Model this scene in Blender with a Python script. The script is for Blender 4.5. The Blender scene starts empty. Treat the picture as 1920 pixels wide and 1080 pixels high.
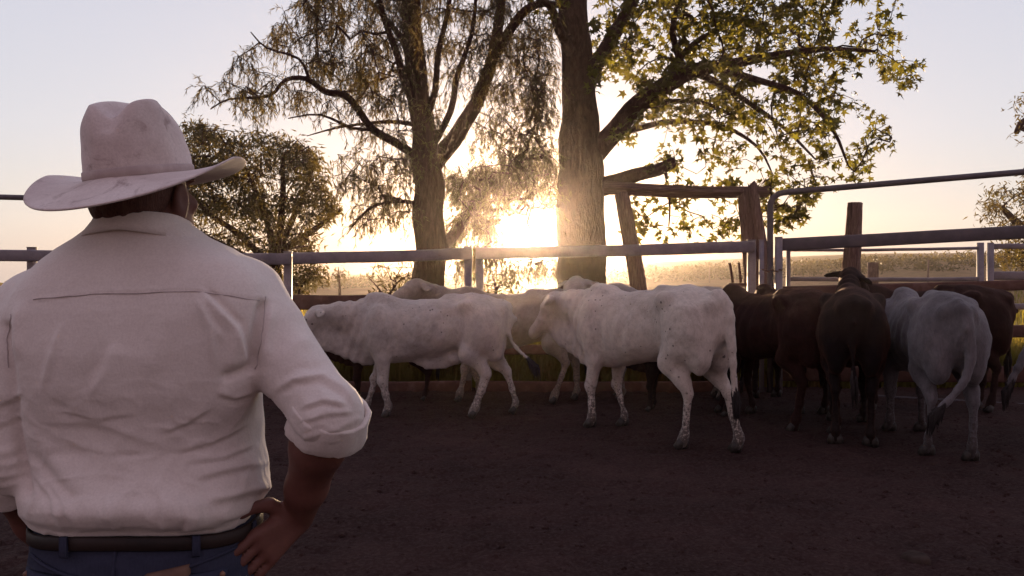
import bpy, math, random
import numpy as np
from mathutils import Vector, Matrix, Quaternion, noise as mnoise
R = math.radians
C = bpy.context.scene.collection
scene = bpy.context.scene

# ------------------------------------------------------------------ camera
F, CX, CY, H = 1500.0, 960.0, 515.0, 1.55      # focal length in px (1920 wide), horizon row, eye height
cam_d = bpy.data.cameras.new('camera')
cam_d.sensor_width = 36.0
cam_d.lens = 36.0 * F / 1920.0
cam_d.shift_y = -(540 - CY) / 1920.0
cam_d.clip_start = 0.05
cam_d.clip_end = 6000
cam_o = bpy.data.objects.new('camera', cam_d)
cam_o.location = (0, 0, H)
cam_o.rotation_euler = (R(90), 0, 0)
C.objects.link(cam_o)
scene.camera = cam_o

def P(px, py, d):
    """point seen at pixel (px, py) standing d metres ahead"""
    return Vector(((px - CX) / F * d, d, H - (py - CY) / F * d))

# ------------------------------------------------------------------ sky and sun
SUN_AZ = math.atan2(995 - CX, F)               # to the right of straight ahead
SUN_EL = math.atan2(CY - 449, F)
sun_dir = Vector((math.sin(SUN_AZ) * math.cos(SUN_EL), math.cos(SUN_AZ) * math.cos(SUN_EL), math.sin(SUN_EL)))
world = bpy.data.worlds.new('World')
scene.world = world
world.use_nodes = True
nt = world.node_tree
nt.nodes.clear()
def wn(t, **kw):
    n = nt.nodes.new(t)
    for k, v in kw.items(): setattr(n, k, v)
    return n
def wlink(a, b): nt.links.new(a, b)
out = wn('ShaderNodeOutputWorld'); bg = wn('ShaderNodeBackground')
sky = wn('ShaderNodeTexSky', sky_type='NISHITA')
sky.sun_disc = False
sky.sun_elevation = SUN_EL
sky.sun_rotation = SUN_AZ
sky.air_density = 1.0; sky.dust_density = 1.5; sky.ozone_density = 1.5
tc = wn('ShaderNodeTexCoord')
sep = wn('ShaderNodeSeparateXYZ'); wlink(tc.outputs['Generated'], sep.inputs[0])
ramp = wn('ShaderNodeValToRGB')                # colour with height over the horizon
cr = ramp.color_ramp
cr.elements[0].position = 0.0; cr.elements[0].color = (.68, .60, .55, 1)
cr.elements[1].position = 1.0; cr.elements[1].color = (.56, .55, .74, 1)
for p, c in ((.06, (.70, .67, .67, 1)), (.16, (.68, .67, .74, 1)), (.32, (.63, .63, .73, 1)), (.6, (.58, .58, .76, 1))):
    e = cr.elements.new(p); e.color = c
wlink(sep.outputs['Z'], ramp.inputs[0])
east = wn('ShaderNodeMapRange'); east.inputs['From Min'].default_value = .15; east.inputs['From Max'].default_value = -.75
wlink(sep.outputs['Y'], east.inputs['Value'])
mixe = wn('ShaderNodeMix', data_type='RGBA')   # lavender pink anti-twilight opposite the sun
wlink(east.outputs[0], mixe.inputs['Factor']); wlink(ramp.outputs[0], mixe.inputs['A'])
mixe.inputs['B'].default_value = (.46, .32, .40, 1)
# aureole round the sun
dot = wn('ShaderNodeVectorMath', operation='DOT_PRODUCT'); wlink(tc.outputs['Generated'], dot.inputs[0])
dot.inputs[1].default_value = sun_dir
def aureole(power, gain, col):
    m = wn('ShaderNodeMath', operation='MAXIMUM'); wlink(dot.outputs['Value'], m.inputs[0]); m.inputs[1].default_value = 0
    pw = wn('ShaderNodeMath', operation='POWER'); wlink(m.outputs[0], pw.inputs[0]); pw.inputs[1].default_value = power
    vm = wn('ShaderNodeVectorMath', operation='SCALE'); vm.inputs[0].default_value = col
    g = wn('ShaderNodeMath', operation='MULTIPLY'); wlink(pw.outputs[0], g.inputs[0]); g.inputs[1].default_value = gain
    wlink(g.outputs[0], vm.inputs['Scale'])
    return vm.outputs[0]
parts_ = [aureole(400, .10, (1, .78, .42)), aureole(3200, 13.0, (1, .86, .55))]
addn = None
base = wn('ShaderNodeMix', data_type='RGBA'); base.inputs['Factor'].default_value = .06
wlink(mixe.outputs['Result'], base.inputs['A'])
skyg = wn('ShaderNodeVectorMath', operation='SCALE'); skyg.inputs['Scale'].default_value = .8
wlink(sky.outputs[0], skyg.inputs[0]); wlink(skyg.outputs[0], base.inputs['B'])
cur = base.outputs['Result']
for p_ in parts_:
    a = wn('ShaderNodeVectorMath', operation='ADD'); wlink(cur, a.inputs[0]); wlink(p_, a.inputs[1]); cur = a.outputs[0]
SKY_STRENGTH = .10
up = wn('ShaderNodeVectorMath', operation='SCALE'); up.inputs['Scale'].default_value = 1.0
wlink(cur, up.inputs[0])
wlink(up.outputs[0], bg.inputs['Color'])
bg.inputs['Strength'].default_value = SKY_STRENGTH
wlink(bg.outputs[0], out.inputs['Surface'])

sun_d = bpy.data.lights.new('sun', 'SUN')
sun_d.energy = 1.6; sun_d.angle = R(.5); sun_d.color = (1, .69, .40)
sun_o = bpy.data.objects.new('sun', sun_d); C.objects.link(sun_o)
sun_o.rotation_euler = (-sun_dir).to_track_quat('-Z', 'Y').to_euler()
scene.view_settings.view_transform = 'Standard'
scene.view_settings.look = 'None'
scene.view_settings.gamma = 1
scene.view_settings.exposure = 3.32            # exposed for the shaded side: sky at 0.1 -> 1
scene.cycles.use_denoising = True
scene.cycles.max_bounces = 6
scene.cycles.volume_bounces = 0
scene.cycles.transparent_max_bounces = 8
scene.cycles.sample_clamp_indirect = 4

# ------------------------------------------------------------------ materials
def mat(name, fn, rough=.8, spec=.3):
    m = bpy.data.materials.new(name); m.use_nodes = True
    t = m.node_tree; b = t.nodes['Principled BSDF']
    b.inputs['Roughness'].default_value = rough
    b.inputs['Specular IOR Level'].default_value = spec
    fn(t, b)
    return m
def nd(t, typ, **kw):
    n = t.nodes.new(typ)
    for k, v in kw.items(): setattr(n, k, v)
    return n
def coords(t, scale=(1, 1, 1), src='Object'):
    tcn = nd(t, 'ShaderNodeTexCoord'); mp = nd(t, 'ShaderNodeMapping'); mp.inputs['Scale'].default_value = scale
    t.links.new(tcn.outputs[src], mp.inputs[0]); return mp.outputs[0]
def noise_n(t, vec, scale, detail=4, rough=.6, dist=0):
    n = nd(t, 'ShaderNodeTexNoise'); n.inputs['Scale'].default_value = scale; n.inputs['Detail'].default_value = detail
    n.inputs['Roughness'].default_value = rough; n.inputs['Distortion'].default_value = dist
    if vec is not None: t.links.new(vec, n.inputs['Vector'])
    return n.outputs[0]
def rampn(t, fac, stops):
    r = nd(t, 'ShaderNodeValToRGB'); e = r.color_ramp.elements
    while len(e) < len(stops): e.new(.5)
    for el, (p, c) in zip(e, stops):
        el.position = p; el.color = c if len(c) == 4 else (*c, 1)
    t.links.new(fac, r.inputs[0]); return r.outputs[0]
def mixc(t, fac, a, b, blend='MIX'):
    m = nd(t, 'ShaderNodeMix', data_type='RGBA', blend_type=blend)
    for s, v in (('Factor', fac), ('A', a), ('B', b)):
        if hasattr(v, 'is_linked') or isinstance(v, bpy.types.NodeSocket): t.links.new(v, m.inputs[s])
        else: m.inputs[s].default_value = v if s == 'Factor' else ((*v, 1) if len(v) == 3 else v)
    return m.outputs['Result']
def bump(t, b, h, strength=.3, dist=.01, prev=None):
    n = nd(t, 'ShaderNodeBump'); n.inputs['Strength'].default_value = strength; n.inputs['Distance'].default_value = dist
    t.links.new(h, n.inputs['Height'])
    if prev is not None: t.links.new(prev, n.inputs['Normal'])
    t.links.new(n.outputs[0], b.inputs['Normal']); return n.outputs[0]
def mth(t, op, a, b=None):
    n = nd(t, 'ShaderNodeMath', operation=op)
    for i, v in enumerate((a, b)):
        if v is None: continue
        if isinstance(v, bpy.types.NodeSocket): t.links.new(v, n.inputs[i])
        else: n.inputs[i].default_value = v
    return n.outputs[0]
def setc(t, b, c): t.links.new(c, b.inputs['Base Color'])

# ------------------------------------------------------------------ objects
def tag(o, label=None, cat=None, group=None, kind=None):
    if label: o['label'] = label
    if cat: o['category'] = cat
    if group: o['group'] = group
    if kind: o['kind'] = kind
    return o
def mesh_obj(name, v, f, m, parent=None, smooth=True):
    me = bpy.data.meshes.new(name)
    me.from_pydata(v if isinstance(v, list) else v.tolist(), [], f if isinstance(f, list) else f.tolist())
    me.update()
    if smooth: me.polygons.foreach_set('use_smooth', np.ones(len(me.polygons), bool))
    o = bpy.data.objects.new(name, me)
    if m is not None:
        for mm in (m if isinstance(m, (list, tuple)) else [m]): me.materials.append(mm)
    C.objects.link(o)
    if parent is not None: o.parent = parent
    return o
def empty(name, loc, rz=0):
    o = bpy.data.objects.new(name, None); o.location = loc; o.rotation_euler = (0, 0, rz); C.objects.link(o); return o

class MB:
    """collects simple shapes into one mesh"""
    def __init__(s): s.v = []; s.f = []
    def add(s, v, f):
        n = len(s.v); s.v += [tuple(x) for x in v]; s.f += [tuple(i + n for i in q) for q in f]
    def tube(s, pts, rads, n=8, cap=True, jitter=0, seed=0):
        """tapered tube along pts"""
        rnd = random.Random(seed)
        pts = [Vector(p) for p in pts]
        if not hasattr(rads, '__len__'): rads = [rads] * len(pts)
        base = len(s.v); prevx = None; k = len(pts)
        for i, p in enumerate(pts):
            d = (pts[min(i + 1, k - 1)] - pts[max(i - 1, 0)])
            d = d.normalized() if d.length > 1e-9 else Vector((0, 0, 1))
            if prevx is None:
                prevx = d.orthogonal().normalized()
            x = prevx - d * prevx.dot(d)
            x = x.normalized() if x.length > 1e-6 else d.orthogonal().normalized()
            prevx = x; y = d.cross(x)
            for j in range(n):
                a = 2 * math.pi * j / n
                r = rads[i] * (1 + (rnd.uniform(-jitter, jitter) if jitter else 0))
                s.v.append(tuple(p + x * math.cos(a) * r + y * math.sin(a) * r))
        for i in range(k - 1):
            for j in range(n):
                a = base + i * n + j; b = base + i * n + (j + 1) % n
                s.f.append((a, b, b + n, a + n))
        if cap:
            s.f.append(tuple(base + j for j in reversed(range(n))))
            s.f.append(tuple(base + (k - 1) * n + j for j in range(n)))
    def beam(s, a, b, w, h, bev=.012, up=(0, 0, 1)):
        """rounded rectangular bar from a to b, w across, h tall"""
        a = Vector(a); b = Vector(b); d = (b - a).normalized(); upv = Vector(up)
        x = d.cross(upv).normalized(); z = x.cross(d).normalized()
        prof = []
        hw, hh = w / 2, h / 2
        for cx, cz, a0 in ((hw - bev, hh - bev, 0), (-hw + bev, hh - bev, 90), (-hw + bev, -hh + bev, 180), (hw - bev, -hh + bev, 270)):
            for q in (0, 45, 90):
                t = R(a0 + q); prof.append((cx + bev * math.cos(t), cz + bev * math.sin(t)))
        base = len(s.v); n = len(prof)
        for p in (a, b):
            for u, w_ in prof: s.v.append(tuple(p + x * u + z * w_))
        for j in range(n):
            k = (j + 1) % n; s.f.append((base + j, base + n + j, base + n + k, base + k))
        s.f.append(tuple(base + j for j in range(n))); s.f.append(tuple(base + n + j for j in reversed(range(n))))
    def build(s, name, m, parent=None, smooth=True):
        return mesh_obj(name, s.v, s.f, m, parent, smooth)

# ------------------------------------------------------------------ smooth solids
class Solid:
    """smooth union of rounded shapes, turned into one continuous surface"""
    def __init__(s, lo, hi, h):
        s.h = h; s.lo = np.array(lo, np.float32)
        n = np.ceil((np.array(hi) - np.array(lo)) / h).astype(int) + 1
        ax = [(s.lo[i] + h * np.arange(n[i])).astype(np.float32) for i in range(3)]
        s.X = ax[0][:, None, None]; s.Y = ax[1][None, :, None]; s.Z = ax[2][None, None, :]
        s.n = n; s.d = np.full(tuple(n), 9.0, np.float32); s.ax = ax
    def box(s, lo, hi):
        return tuple(slice(max(0, int((lo[i] - s.lo[i]) / s.h)), max(1, int((hi[i] - s.lo[i]) / s.h) + 2)) for i in range(3))
    def put(s, d, k, sl=None):
        sl = sl or (slice(None),) * 3
        cur = s.d[sl]
        if k <= 0: s.d[sl] = np.minimum(cur, d); return
        hh = np.clip(.5 + .5 * (cur - d) / k, 0, 1)
        s.d[sl] = cur * (1 - hh) + d * hh - k * hh * (1 - hh)
    def cut(s, d, k, sl=None):
        sl = sl or (slice(None),) * 3
        cur = s.d[sl]; d = -d
        hh = np.clip(.5 - .5 * (cur - d) / k, 0, 1)
        s.d[sl] = cur * (1 - hh) + d * hh + k * hh * (1 - hh)
    def grids(s, lo, hi):
        sl = s.box(lo, hi)
        return s.X[sl[0]], s.Y[:, sl[1]], s.Z[:, :, sl[2]], sl
    def _cap(s, X, Y, Z, a, b, ra, rb, sc):
        a = np.array(a, float); b = np.array(b, float); ba = b - a; sc = np.array(sc, float)
        ba = ba / sc; L = max(ba @ ba, 1e-9)
        px, py, pz = (X - a[0]) / sc[0], (Y - a[1]) / sc[1], (Z - a[2]) / sc[2]
        t = np.clip((px * ba[0] + py * ba[1] + pz * ba[2]) / L, 0, 1)
        return np.sqrt((px - t * ba[0]) ** 2 + (py - t * ba[1]) ** 2 + (pz - t * ba[2]) ** 2) - (ra + (rb - ra) * t)
    def cap(s, a, b, ra, rb, k=.05, sc=(1, 1, 1), sub=False):
        m = max(ra, rb) * max(sc) + 2.5 * k + 2 * s.h
        lo = np.minimum(a, b) - m; hi = np.maximum(a, b) + m
        X, Y, Z, sl = s.grids(lo, hi)
        d = s._cap(X, Y, Z, a, b, ra, rb, sc).astype(np.float32)
        (s.cut if sub else s.put)(d, k, sl)
    def chain(s, pts, rads, k=.03, sc=(1, 1, 1)):
        for i in range(len(pts) - 1): s.cap(pts[i], pts[i + 1], rads[i], rads[i + 1], k, sc)
    def ell(s, c, r, k=.05, rot=None, sub=False):
        m = max(r) + 2.5 * k + 2 * s.h
        X, Y, Z, sl = s.grids(np.array(c) - m, np.array(c) + m)
        x, y, z = X - c[0], Y - c[1], Z - c[2]
        if rot is not None:
            Mx = np.array(rot.to_matrix() if hasattr(rot, 'to_matrix') else rot)
            x, y, z = (Mx[0, 0] * x + Mx[1, 0] * y + Mx[2, 0] * z, Mx[0, 1] * x + Mx[1, 1] * y + Mx[2, 1] * z, Mx[0, 2] * x + Mx[1, 2] * y + Mx[2, 2] * z)
        k0 = np.sqrt((x / r[0]) ** 2 + (y / r[1]) ** 2 + (z / r[2]) ** 2)
        k1 = np.sqrt((x / r[0] ** 2) ** 2 + (y / r[1] ** 2) ** 2 + (z / r[2] ** 2) ** 2) + 1e-6
        d = (k0 * (k0 - 1) / k1).astype(np.float32)
        (s.cut if sub else s.put)(d, k, sl)
    def surface(s):
        v = s.d; h = s.h; inside = v < 0
        nx, ny, nz = v.shape
        cs = {}
        cnt = np.zeros((nx - 1, ny - 1, nz - 1), np.int8)
        for i in (0, 1):
            for j in (0, 1):
                for k in (0, 1):
                    cnt += inside[i:nx - 1 + i, j:ny - 1 + j, k:nz - 1 + k]
        act = (cnt > 0) & (cnt < 8)
        I = np.argwhere(act)
        idx = np.full(act.shape, -1, np.int64); idx[act] = np.arange(len(I))
        acc = np.zeros((len(I), 3)); num = np.zeros(len(I))
        corners = [(i, j, k) for i in (0, 1) for j in (0, 1) for k in (0, 1)]
        val = {c: v[I[:, 0] + c[0], I[:, 1] + c[1], I[:, 2] + c[2]] for c in corners}
        for c in corners:
            for axn in range(3):
                if c[axn]: continue
                e = list(c); e[axn] = 1; e = tuple(e)
                a, b = val[c], val[e]; m = (a < 0) != (b < 0)
                t = np.where(m, a / np.where(a == b, 1, a - b), 0)
                p = np.array(c, float)[None, :].repeat(len(I), 0); p[:, axn] += t
                acc[m] += p[m]; num[m] += 1
        V = (I + acc / num[:, None]) * h + s.lo
        faces = []
        for axn in range(3):
            sl0 = [slice(None)] * 3; sl1 = [slice(None)] * 3
            sl0[axn] = slice(0, -1); sl1[axn] = slice(1, None)
            a, b = inside[tuple(sl0)], inside[tuple(sl1)]
            E = np.argwhere(a != b); u, w = (axn + 1) % 3, (axn + 2) % 3
            E = E[(E[:, u] > 0) & (E[:, w] > 0) & (E[:, u] < v.shape[u] - 1) & (E[:, w] < v.shape[w] - 1)]
            q = []
            for du, dw in ((-1, -1), (0, -1), (0, 0), (-1, 0)):
                c = E.copy(); c[:, u] += du; c[:, w] += dw
                q.append(idx[c[:, 0], c[:, 1], c[:, 2]])
            q = np.stack(q, 1)
            flip = a[E[:, 0], E[:, 1], E[:, 2]]
            q[~flip] = q[~flip][:, ::-1]
            faces.append(q)
        Fc = np.concatenate(faces)
        Fc = Fc[(Fc >= 0).all(1)]
        return V, Fc

def relax(V, Fc, it=2, lam=.5):
    E = np.concatenate([Fc[:, [0, 1]], Fc[:, [1, 2]], Fc[:, [2, 3]], Fc[:, [3, 0]]])
    for _ in range(it):
        acc = np.zeros_like(V); n = np.zeros(len(V))
        np.add.at(acc, E[:, 0], V[E[:, 1]]); np.add.at(n, E[:, 0], 1)
        np.add.at(acc, E[:, 1], V[E[:, 0]]); np.add.at(n, E[:, 1], 1)
        V = V + lam * (acc / np.maximum(n, 1)[:, None] - V)
    return V
def vnormals(V, Fc):
    n = np.cross(V[Fc[:, 2]] - V[Fc[:, 0]], V[Fc[:, 3]] - V[Fc[:, 1]])
    N = np.zeros_like(V)
    for i in range(4): np.add.at(N, Fc[:, i], n)
    return N / np.maximum(np.linalg.norm(N, axis=1), 1e-12)[:, None]
_rs = np.random.RandomState(7)
_perm = _rs.rand(64, 64, 64).astype(np.float32)
def vnoise(p, seed=0):
    """smooth value noise on an (n,3) array, about -1..1"""
    p = p + seed * 17.3
    i = np.floor(p).astype(int); f = p - i; f = f * f * (3 - 2 * f)
    r = 0
    for dx in (0, 1):
        for dy in (0, 1):
            for dz in (0, 1):
                w = (f[:, 0] if dx else 1 - f[:, 0]) * (f[:, 1] if dy else 1 - f[:, 1]) * (f[:, 2] if dz else 1 - f[:, 2])
                r = r + w * _perm[(i[:, 0] + dx) % 64, (i[:, 1] + dy) % 64, (i[:, 2] + dz) % 64]
    return r * 2 - 1
# ------------------------------------------------------------------ ground
def dirt_fn(t, b):
    v = coords(t)
    c = rampn(t, noise_n(t, v, .9, 8, .7), [(.3, (.022, .0095, .008)), (.55, (.040, .0185, .016)), (.75, (.066, .033, .028))])
    c = mixc(t, rampn(t, noise_n(t, v, 38, 4, .7), [(.45, (0, 0, 0)), (.7, (.5, .5, .5))]), c, (.10, .066, .056))
    setc(t, b, c)
    n1 = bump(t, b, noise_n(t, v, 14, 8, .72), .9, .05)
    bump(t, b, noise_n(t, v, 60, 5, .7), .6, .012, n1)
M_dirt = mat('trampled_dirt', dirt_fn, .95, .1)
def field_fn(t, b):
    v = coords(t)
    c = rampn(t, noise_n(t, v, .035, 6, .65), [(.3, (.20, .115, .055)), (.5, (.30, .19, .10)), (.7, (.22, .17, .06))])
    c = mixc(t, rampn(t, noise_n(t, v, 1.2, 6, .7), [(.4, (0, 0, 0)), (.7, (.6, .6, .6))]), c, (.10, .07, .035))
    setc(t, b, c)
    bump(t, b, noise_n(t, v, 3, 6, .7), 1.0, .25)
M_field = mat('dry_grass_field', field_fn, .95, .1)
def gh(x, y):
    """height of the open country: flat by the yard, a long rise to the right"""
    d = math.hypot(x, y)
    r = min(max((d - 30) / 110, 0), 1)
    r = r * r * (3 - 2 * r)
    side = min(max((x / max(y, 1) + .45) / .9, 0), 1)
    h = r * (.2 + 4.7 * side) + r * .5 * mnoise.noise(Vector((x * .014, y * .014, 3)))
    return h + (.05 * mnoise.noise(Vector((x * .2, y * .2, 0))) if d > 18 else 0)
def grid_sheet(name, xs, ys, hf, m):
    v = [(x, y, hf(x, y)) for y in ys for x in xs]; n = len(xs)
    f = [(j * n + i, j * n + i + 1, (j + 1) * n + i + 1, (j + 1) * n + i) for j in range(len(ys) - 1) for i in range(n - 1)]
    return mesh_obj(name, v, f, m)
sx = lambda a, n: [math.copysign(abs(u) ** 2.2, u) * a for u in [i / n * 2 - 1 for i in range(n + 1)]]
g = grid_sheet('ground', sx(165, 90), [-50, -20, -10, 0, 6, 12, 16, 20, 25, 30, 36, 42, 50, 58, 66, 75, 85, 96, 108, 121, 128, 134, 140], lambda x, y: gh(x, y) - (.2 if abs(x) < 8.7 and -2 < y < 10.5 else .03), M_field)
tag(g, kind='structure')
def dirt_h(x, y):
    p = Vector((x, y, 0))
    h = .020 * mnoise.noise(p * 2.2) + .013 * mnoise.noise(p * 6.1 + Vector((5, 0, 0))) + .008 * mnoise.noise(p * 15)
    k = mnoise.cell_vector(p * 5.0)
    q = p * 5.0; c = Vector((math.floor(q.x) + k[0] * .8 + .1, math.floor(q.y) + k[1] * .8 + .1, 0))   # hoof prints
    dd = (Vector((q.x, q.y, 0)) - c).length
    if k[2] > .45: h -= .028 * max(0, 1 - (dd / .38) ** 2)
    return h - .004
yd = grid_sheet('yard_dirt', [-9 + i * .075 for i in range(241)], [-3 + i * .075 for i in range(194)], dirt_h, M_dirt)
tag(yd, kind='structure')
# ------------------------------------------------------------------ cattle
def coat(name, base, dark, spots=.0, mud=.5, patch=None, pale_leg=0, flecks=0.0, seed=0, rim=None):
    def fn(t, b):
        v = coords(t, (1, 1, 1)); sp = nd(t, 'ShaderNodeSeparateXYZ'); t.links.new(v, sp.inputs[0])
        off = nd(t, 'ShaderNodeVectorMath', operation='ADD'); t.links.new(v, off.inputs[0]); off.inputs[1].default_value = (seed * 3.1, seed * 1.7, seed)
        v = off.outputs[0]
        c = rampn(t, noise_n(t, v, 2.6, 5, .6), [(.36, dark), (.58, base)])
        if patch: c = mixc(t, rampn(t, noise_n(t, v, 2.2, 3, .5), [(.52, (0, 0, 0)), (.56, (1, 1, 1))]), c, patch)
        hair = noise_n(t, coords(t, (18, 60, 22)), 6, 3, .7)
        c = mixc(t, mth(t, 'MULTIPLY', hair, .55), c, dark)
        mid = noise_n(t, coords(t, (1.0, 2.2, .8)), 24, 6, .72, .5); c = mixc(t, rampn(t, mid, [(.42, (0, 0, 0)), (.70, (.5, .5, .5))]), c, tuple(x * .5 for x in dark))
        if spots:
            vo = nd(t, 'ShaderNodeTexVoronoi'); vo.inputs['Scale'].default_value = 15; vo.inputs['Randomness'].default_value = 1; t.links.new(v, vo.inputs['Vector'])
            sz = noise_n(t, v, 3, 2)
            s1 = mth(t, 'LESS_THAN', vo.outputs['Distance'], mth(t, 'SUBTRACT', mth(t, 'MULTIPLY', sz, spots), .24))
            c = mixc(t, mth(t, 'MULTIPLY', s1, .75), c, (.05, .04, .04))
        # mottled dirty lower legs
        low = nd(t, 'ShaderNodeMapRange'); low.inputs['From Min'].default_value = .62; low.inputs['From Max'].default_value = .04
        t.links.new(sp.outputs['Z'], low.inputs['Value'])
        mot = mth(t, 'ADD', noise_n(t, v, 48, 5, .7), mth(t, 'MULTIPLY', low.outputs[0], .36))
        mm = rampn(t, mot, [(.66, (0, 0, 0)), (.80, (1, 1, 1))])
        c = mixc(t, mth(t, 'MULTIPLY', mm, mud), c, (.05, .036, .03))
        st_ = rampn(t, noise_n(t, v, 4.2, 6, .72, .6), [(.56, (0, 0, 0)), (.72, (.55, .55, .55))])       # dung and dust stains
        c = mixc(t, st_, c, tuple(x * .42 for x in base))
        setc(t, b, c)
        h2 = noise_n(t, coords(t, (30, 90, 30)), 5, 4, .7)
        bn = bump(t, b, h2, .35, .006)
        bump(t, b, noise_n(t, coords(t, (1.4, 1.4, .7)), 20, 6, .7, .4), .55, .016, bn)
        b.inputs['Sheen Weight'].default_value = .08 if rim else .22; b.inputs['Sheen Roughness'].default_value = .4
        if rim: b.inputs['Sheen Tint'].default_value = (*rim, 1)
    return mat(name, fn, .85, .15)
M_hoof = mat('hoof_horn', lambda t, b: setc(t, b, rampn(t, noise_n(t, coords(t), 20), [(.3, (.02, .016, .014)), (.7, (.06, .05, .04))])), .6)
M_eye = mat('dark_eye', lambda t, b: b.inputs['Base Color'].default_value.__setitem__(slice(0, 4), (.012, .008, .006, 1)), .15, .6)
M_tagy = mat('ear_tag_plastic', lambda t, b: setc(t, b, rampn(t, noise_n(t, coords(t), 30), [(.3, (.55, .40, .05)), (.7, (.70, .52, .08))])), .5)
def switch_mat(name, c): return mat(name, lambda t, b: setc(t, b, rampn(t, noise_n(t, coords(t, (40, 40, 4)), 8), [(.3, tuple(x * .5 for x in c)), (.7, c)])), .9)
M_sw_dark = switch_mat('tail_hair_dark', (.03, .022, .02)); M_sw_pale = switch_mat('tail_hair_pale', (.4, .34, .3))

def cow(label, m, pos, heading, s=1.0, legs=None, head=(0, 0, 0), neck_up=0, neck_turn=0, tail=None, switch=M_sw_dark, hump=1.0, dewlap=1.0,
        belly=0.0, ears=True, h=.021, seed=0, group='cattle standing in the yard', name='cow', tag_ear=False, sheath=0, tailr=.034):
    """heading in degrees; local frame: +x forward, +y the animal's left.  legs: (dx at hoof, dx at knee or hock) for FL, FR, HL, HR"""
    legs = legs or [(0, 0)] * 4
    tail = tail or [(-.80, 0, 1.20), (-.88, 0, 1.08), (-.87, .01, .8), (-.85, .01, .52)]
    body = Solid((-1.35, -.75, -.03), (1.85, .75, 1.95), h)
    X, Y, Z, sl = body.grids((-.95, -.5, .3), (1.0, .5, 1.55))
    st = np.array([  # x, top, bottom, half width, roundness
        (-.93, 1.06, 1.00, .02, 2), (-.86, 1.17, .84, .10, 2.2), (-.78, 1.235, .76, .16, 2.4), (-.64, 1.285, .70, .222, 2.5),
        (-.48, 1.305, .67, .245, 2.3), (-.32, 1.285, .69, .222, 2.1), (-.10, 1.25, .635, .235, 2.0), (.12, 1.235, .59, .245, 2.0),
        (.32, 1.245, .56, .228, 2.0), (.48, 1.265, .55, .21, 2.1), (.62, 1.25, .58, .175, 2.1), (.76, 1.18, .67, .135, 2), (.86, 1.06, .82, .065, 2), (.93, .95, .90, .02, 2)])
    st[6:10, 2] -= belly
    ip = lambda c: np.interp(X, st[:, 0], st[:, c])
    top, bot, w = ip(1), ip(2), ip(3); e = ip(4)
    cz, hz = (top + bot) / 2, (top - bot) / 2
    # narrower over the spine than at the ribs
    zr = (Z - cz) / hz
    w2 = w * (1 - .10 * np.clip(zr, 0, 1) ** 2)
    q = (np.abs(Y / w2) ** e + np.abs(zr) ** e) ** (1 / e)
    body.put(((q - 1) * np.minimum(w2, hz) * .9).astype(np.float32), 0, sl)
    # hips, pin bones, spine
    for sgn in (1, -1):
        body.ell((-.42, sgn * .215, 1.18), (.09, .05, .07), .07)
        body.ell((-.80, sgn * .095, 1.14), (.06, .045, .06), .05)
        body.ell((-.60, sgn * .165, .93), (.21, .115, .24), .06)             # thigh muscle
        body.ell((-.72, sgn * .125, .80), (.12, .095, .22), .05)
        body.ell((.50, sgn * .165, .92), (.15, .085, .26), .06)              # shoulder
    body.cap((-.86, 0, 1.17), (-.2, 0, 1.26), .05, .045, .05)
    if hump: body.ell((.50, 0, 1.25), (.16 + .03 * hump, .08, .04 + .08 * hump), .07, Quaternion((0, 1, 0), R(-14)))
    # neck and head
    nb = Vector((.62, 0, 1.06)); nl = .56
    nd_ = Vector((math.cos(R(22 + neck_up)), 0, math.sin(R(22 + neck_up)))); nd_.rotate(Quaternion((0, 0, 1), R(neck_turn)))
    poll = nb + nd_ * nl
    body.cap(nb + Vector((-.05, 0, -.02)), nb + nd_ * nl * .55, .185, .135, .08, (1, .70, 1)); body.cap(nb + nd_ * nl * .4, poll, .145, .105, .06, (1, .8, 1))
    mid = nb + nd_ * nl * .5
    if dewlap:
        for i in range(6):
            u = i / 5
            c = Vector((.66, 0, .66)).lerp(poll + Vector((.02, 0, -.20)), u) + Vector((0, .012 * math.sin(u * 9), -.02 * math.sin(u * math.pi)))
            body.ell(c, (.10, .03, .11 * dewlap + .03), .06)
    yaw, pitch, roll = head
    hq = Quaternion((0, 0, 1), R(neck_turn + yaw)) @ Quaternion((0, 1, 0), R(38 + pitch)) @ Quaternion((1, 0, 0), R(roll))
    hp = lambda x, y, z: poll + hq @ Vector((x, y, z))
    body.ell(hp(.04, 0, -.01), (.13, .105, .115), .04, hq)
    body.cap(hp(.05, 0, -.015), hp(.36, 0, -.02), .105, .066, .04)
    body.ell(hp(.40, 0, -.02), (.075, .07, .062), .03, hq)                  # muzzle
    body.ell(hp(.16, 0, -.08), (.15, .06, .07), .04, hq)                    # jaw
    for sgn in (1, -1):
        body.ell(hp(.10, sgn * .085, .035), (.05, .03, .035), .03, hq)      # brow
        body.ell(hp(.445, sgn * .035, .01), (.018, .014, .012), .01, hq, sub=True)   # nostril
        if ears:
            a, b_, c_ = hp(-.02, sgn * .09, .02), hp(-.04, sgn * .15, .005), hp(-.03, sgn * .245, -.045)
            eq = hq @ Quaternion((1, 0, 0), R(-18 * sgn))
            body.cap(a, b_, .028, .03, .02)
            body.ell(tuple(b_.lerp(c_, .45)), (.058, .088, .020), .02, eq)
    # legs
    joints = []
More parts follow.
